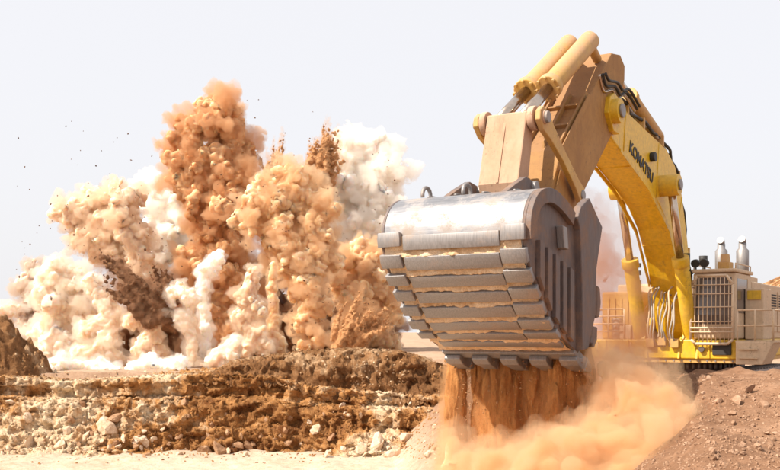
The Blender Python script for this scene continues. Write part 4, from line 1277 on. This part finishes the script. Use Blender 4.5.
def pull(me, k, amp, seed):
    nv = len(me.vertices); co = np.empty(nv * 3, dtype=np.float32); me.vertices.foreach_get('co', co); co = co.reshape(-1, 3).astype(np.float64)
    nr = np.empty(nv * 3, dtype=np.float32); me.vertex_normals.foreach_get('vector', nr); nr = nr.reshape(-1, 3)
    co += nr * (amp * perlin(co * 7 + seed) + amp * 0.6 * perlin(co * 17 + seed))[:, None]
    co[:, 2] = ZT + (co[:, 2] - ZT) * k
    co += nr * (0.016 * perlin(co * 30 + seed) + 0.012 * perlin(co * 61 + seed))[:, None]
    me.vertices.foreach_set('co', co.astype(np.float32).ravel()); me.update(); return me
pour = link('falling_soil', pull(billow_mesh('falling_soil', drawn(core, 5.0), 0.022, [(0.02, 0.12)], 1.0), 5.0, 0.07, 4.0), SOILM)
tag(pour, 'curtain of orange soil pouring down from between the bucket teeth', 'falling soil')
link('dust_veil', pull(billow_mesh('dust_veil', drawn(veil, 3.0), 0.04, [(0.08, 0.2)], 8.0), 3.0, 0.05, 8.0), SOILV, pour)
sp = []
for _ in range(3000):
    w = -0.6 - 2.0 * rp.random() ** 1.3
    sp.append((xw(10.2 + rp.normal() * 0.35, rp.uniform(-1.6, 1.7), w), rp.uniform(0.005, 0.02) * (1.8 if rp.random() < 0.06 else 1)))
rubble('falling_clods', sp, SPRAY_O, 'crumbs of soil dropping beside the curtain under the bucket')

# dust boiling up under the bucket
def cloud(name, lobes, Yd, mat, veils, label, vox, rnd2, kids=9, grand=4, amps=((0.20, 0.7), (0.11, 0.32), (0.05, 0.15)), shrink=0.20):
    balls = []
    for (px, py, r), Y in zip(lobes, Yd): balls += spawn([(px, py, r)], Y, rnd2, kids, grand)
    cb = []
    for (px, py, r_), Y in zip(lobes, Yd):
        c = np.array(at(px, py, Y)) + np.array([0, 0.65, -0.15])
        if cb:
            c0 = min((b_[0] for b_ in cb), key=lambda q_: np.linalg.norm(q_ - c))
            cb += [(c0 + (c - c0) * t, 0.10) for t in np.linspace(0, 1, 12)]
        cb.append((c, r_ * Y / F * 0.42))
    o = link(name, billow_mesh(name, cb, vox, [(a * 0.35, s_) for a, s_ in amps[:2]], 11.0), mat)
    tag(o, label, 'dust cloud')
    for off, vm in veils:
        link('dust_veil', billow_mesh('dust_veil', [(c, r * 0.95 + off) for c, r in balls if r * 0.95 + off > 0.08], vox * 1.6, [(a, s_ * 1.2) for a, s_ in amps], 3.0 + off), vm, o)
    return o
CLOUDM = mat_dust('tan_dust', (0.62, 0.35, 0.16), (0.84, 0.58, 0.35), 0.3, 0.9)
CV0 = mat_veil('tan_dust_heart', (0.94, 0.70, 0.44), 6.0, 0.2)
CV1 = mat_veil('tan_dust_inner', (0.96, 0.775, 0.54), 2.6, 0.2)
CV2 = mat_veil('tan_dust_outer', (0.945, 0.72, 0.48), 0.7, 0.2)
r2 = np.random.default_rng(9)
lob = [(452, 444, 13), (447, 466, 15), (468, 462, 18), (500, 460, 20), (535, 454, 20), (568, 446, 22), (600, 432, 28), (632, 400, 26), (655, 420, 28), (620, 450, 34), (580, 462, 34), (540, 468, 34), (495, 474, 30), (660, 455, 30), (690, 462, 22), (640, 480, 36), (455, 466, 16), (612, 385, 18), (676, 432, 20), (640, 376, 20), (612, 362, 15), (664, 396, 22), (626, 362, 10), (600, 405, 18), (590, 490, 36), (530, 495, 36), (690, 488, 26)]
Yd = [19.6, 19.2, 19.2, 19, 18.8, 18.8, 18.6, 18.5, 18, 17.6, 17.6, 17.8, 18.2, 17.2, 16.8, 16.8, 19.0, 19.2, 17.6, 19.0, 19.8, 18.4, 20.2, 19.4, 17, 17.4, 16.6]
cloud('dust_cloud', lob, Yd, CLOUDM, [(-0.11, CV0), (-0.02, CV1), (0.18, CV2)], 'thick tan dust boiling up from the ground under the bucket', 0.05, r2)
# thin dust drifting between bucket and machine
CV3 = mat_veil('drifting_dust', (0.80, 0.44, 0.23), 0.80, 0.2)
CV4 = mat_veil('drifting_dust_thin', (0.85, 0.52, 0.31), 0.40, 0.2)
lob = [(606, 330, 24), (600, 295, 24), (618, 352, 26), (606, 262, 22), (600, 232, 18), (640, 352, 22), (600, 372, 26), (596, 210, 12)]
Yd = [23.5, 23.5, 23, 24, 24, 24, 22, 24]
balls = []
for l_, Y_ in zip(lob, Yd): balls += spawn([l_], Y_, r2, 8, 3)
dd_ = link('drifting_dust', billow_mesh('drifting_dust', [(c, r * 0.95 + 0.3) for c, r in balls], 0.12, [(0.4, 1.0), (0.2, 0.45)], 2.0), CV4)
tag(dd_, 'thin orange dust drifting between the bucket and the machine', 'dust cloud')
link('dust_veil', billow_mesh('dust_veil', [(c, r * 0.95) for c, r in balls if r > 0.15], 0.12, [(0.4, 1.0), (0.2, 0.45)], 6.0), CV3, dd_)
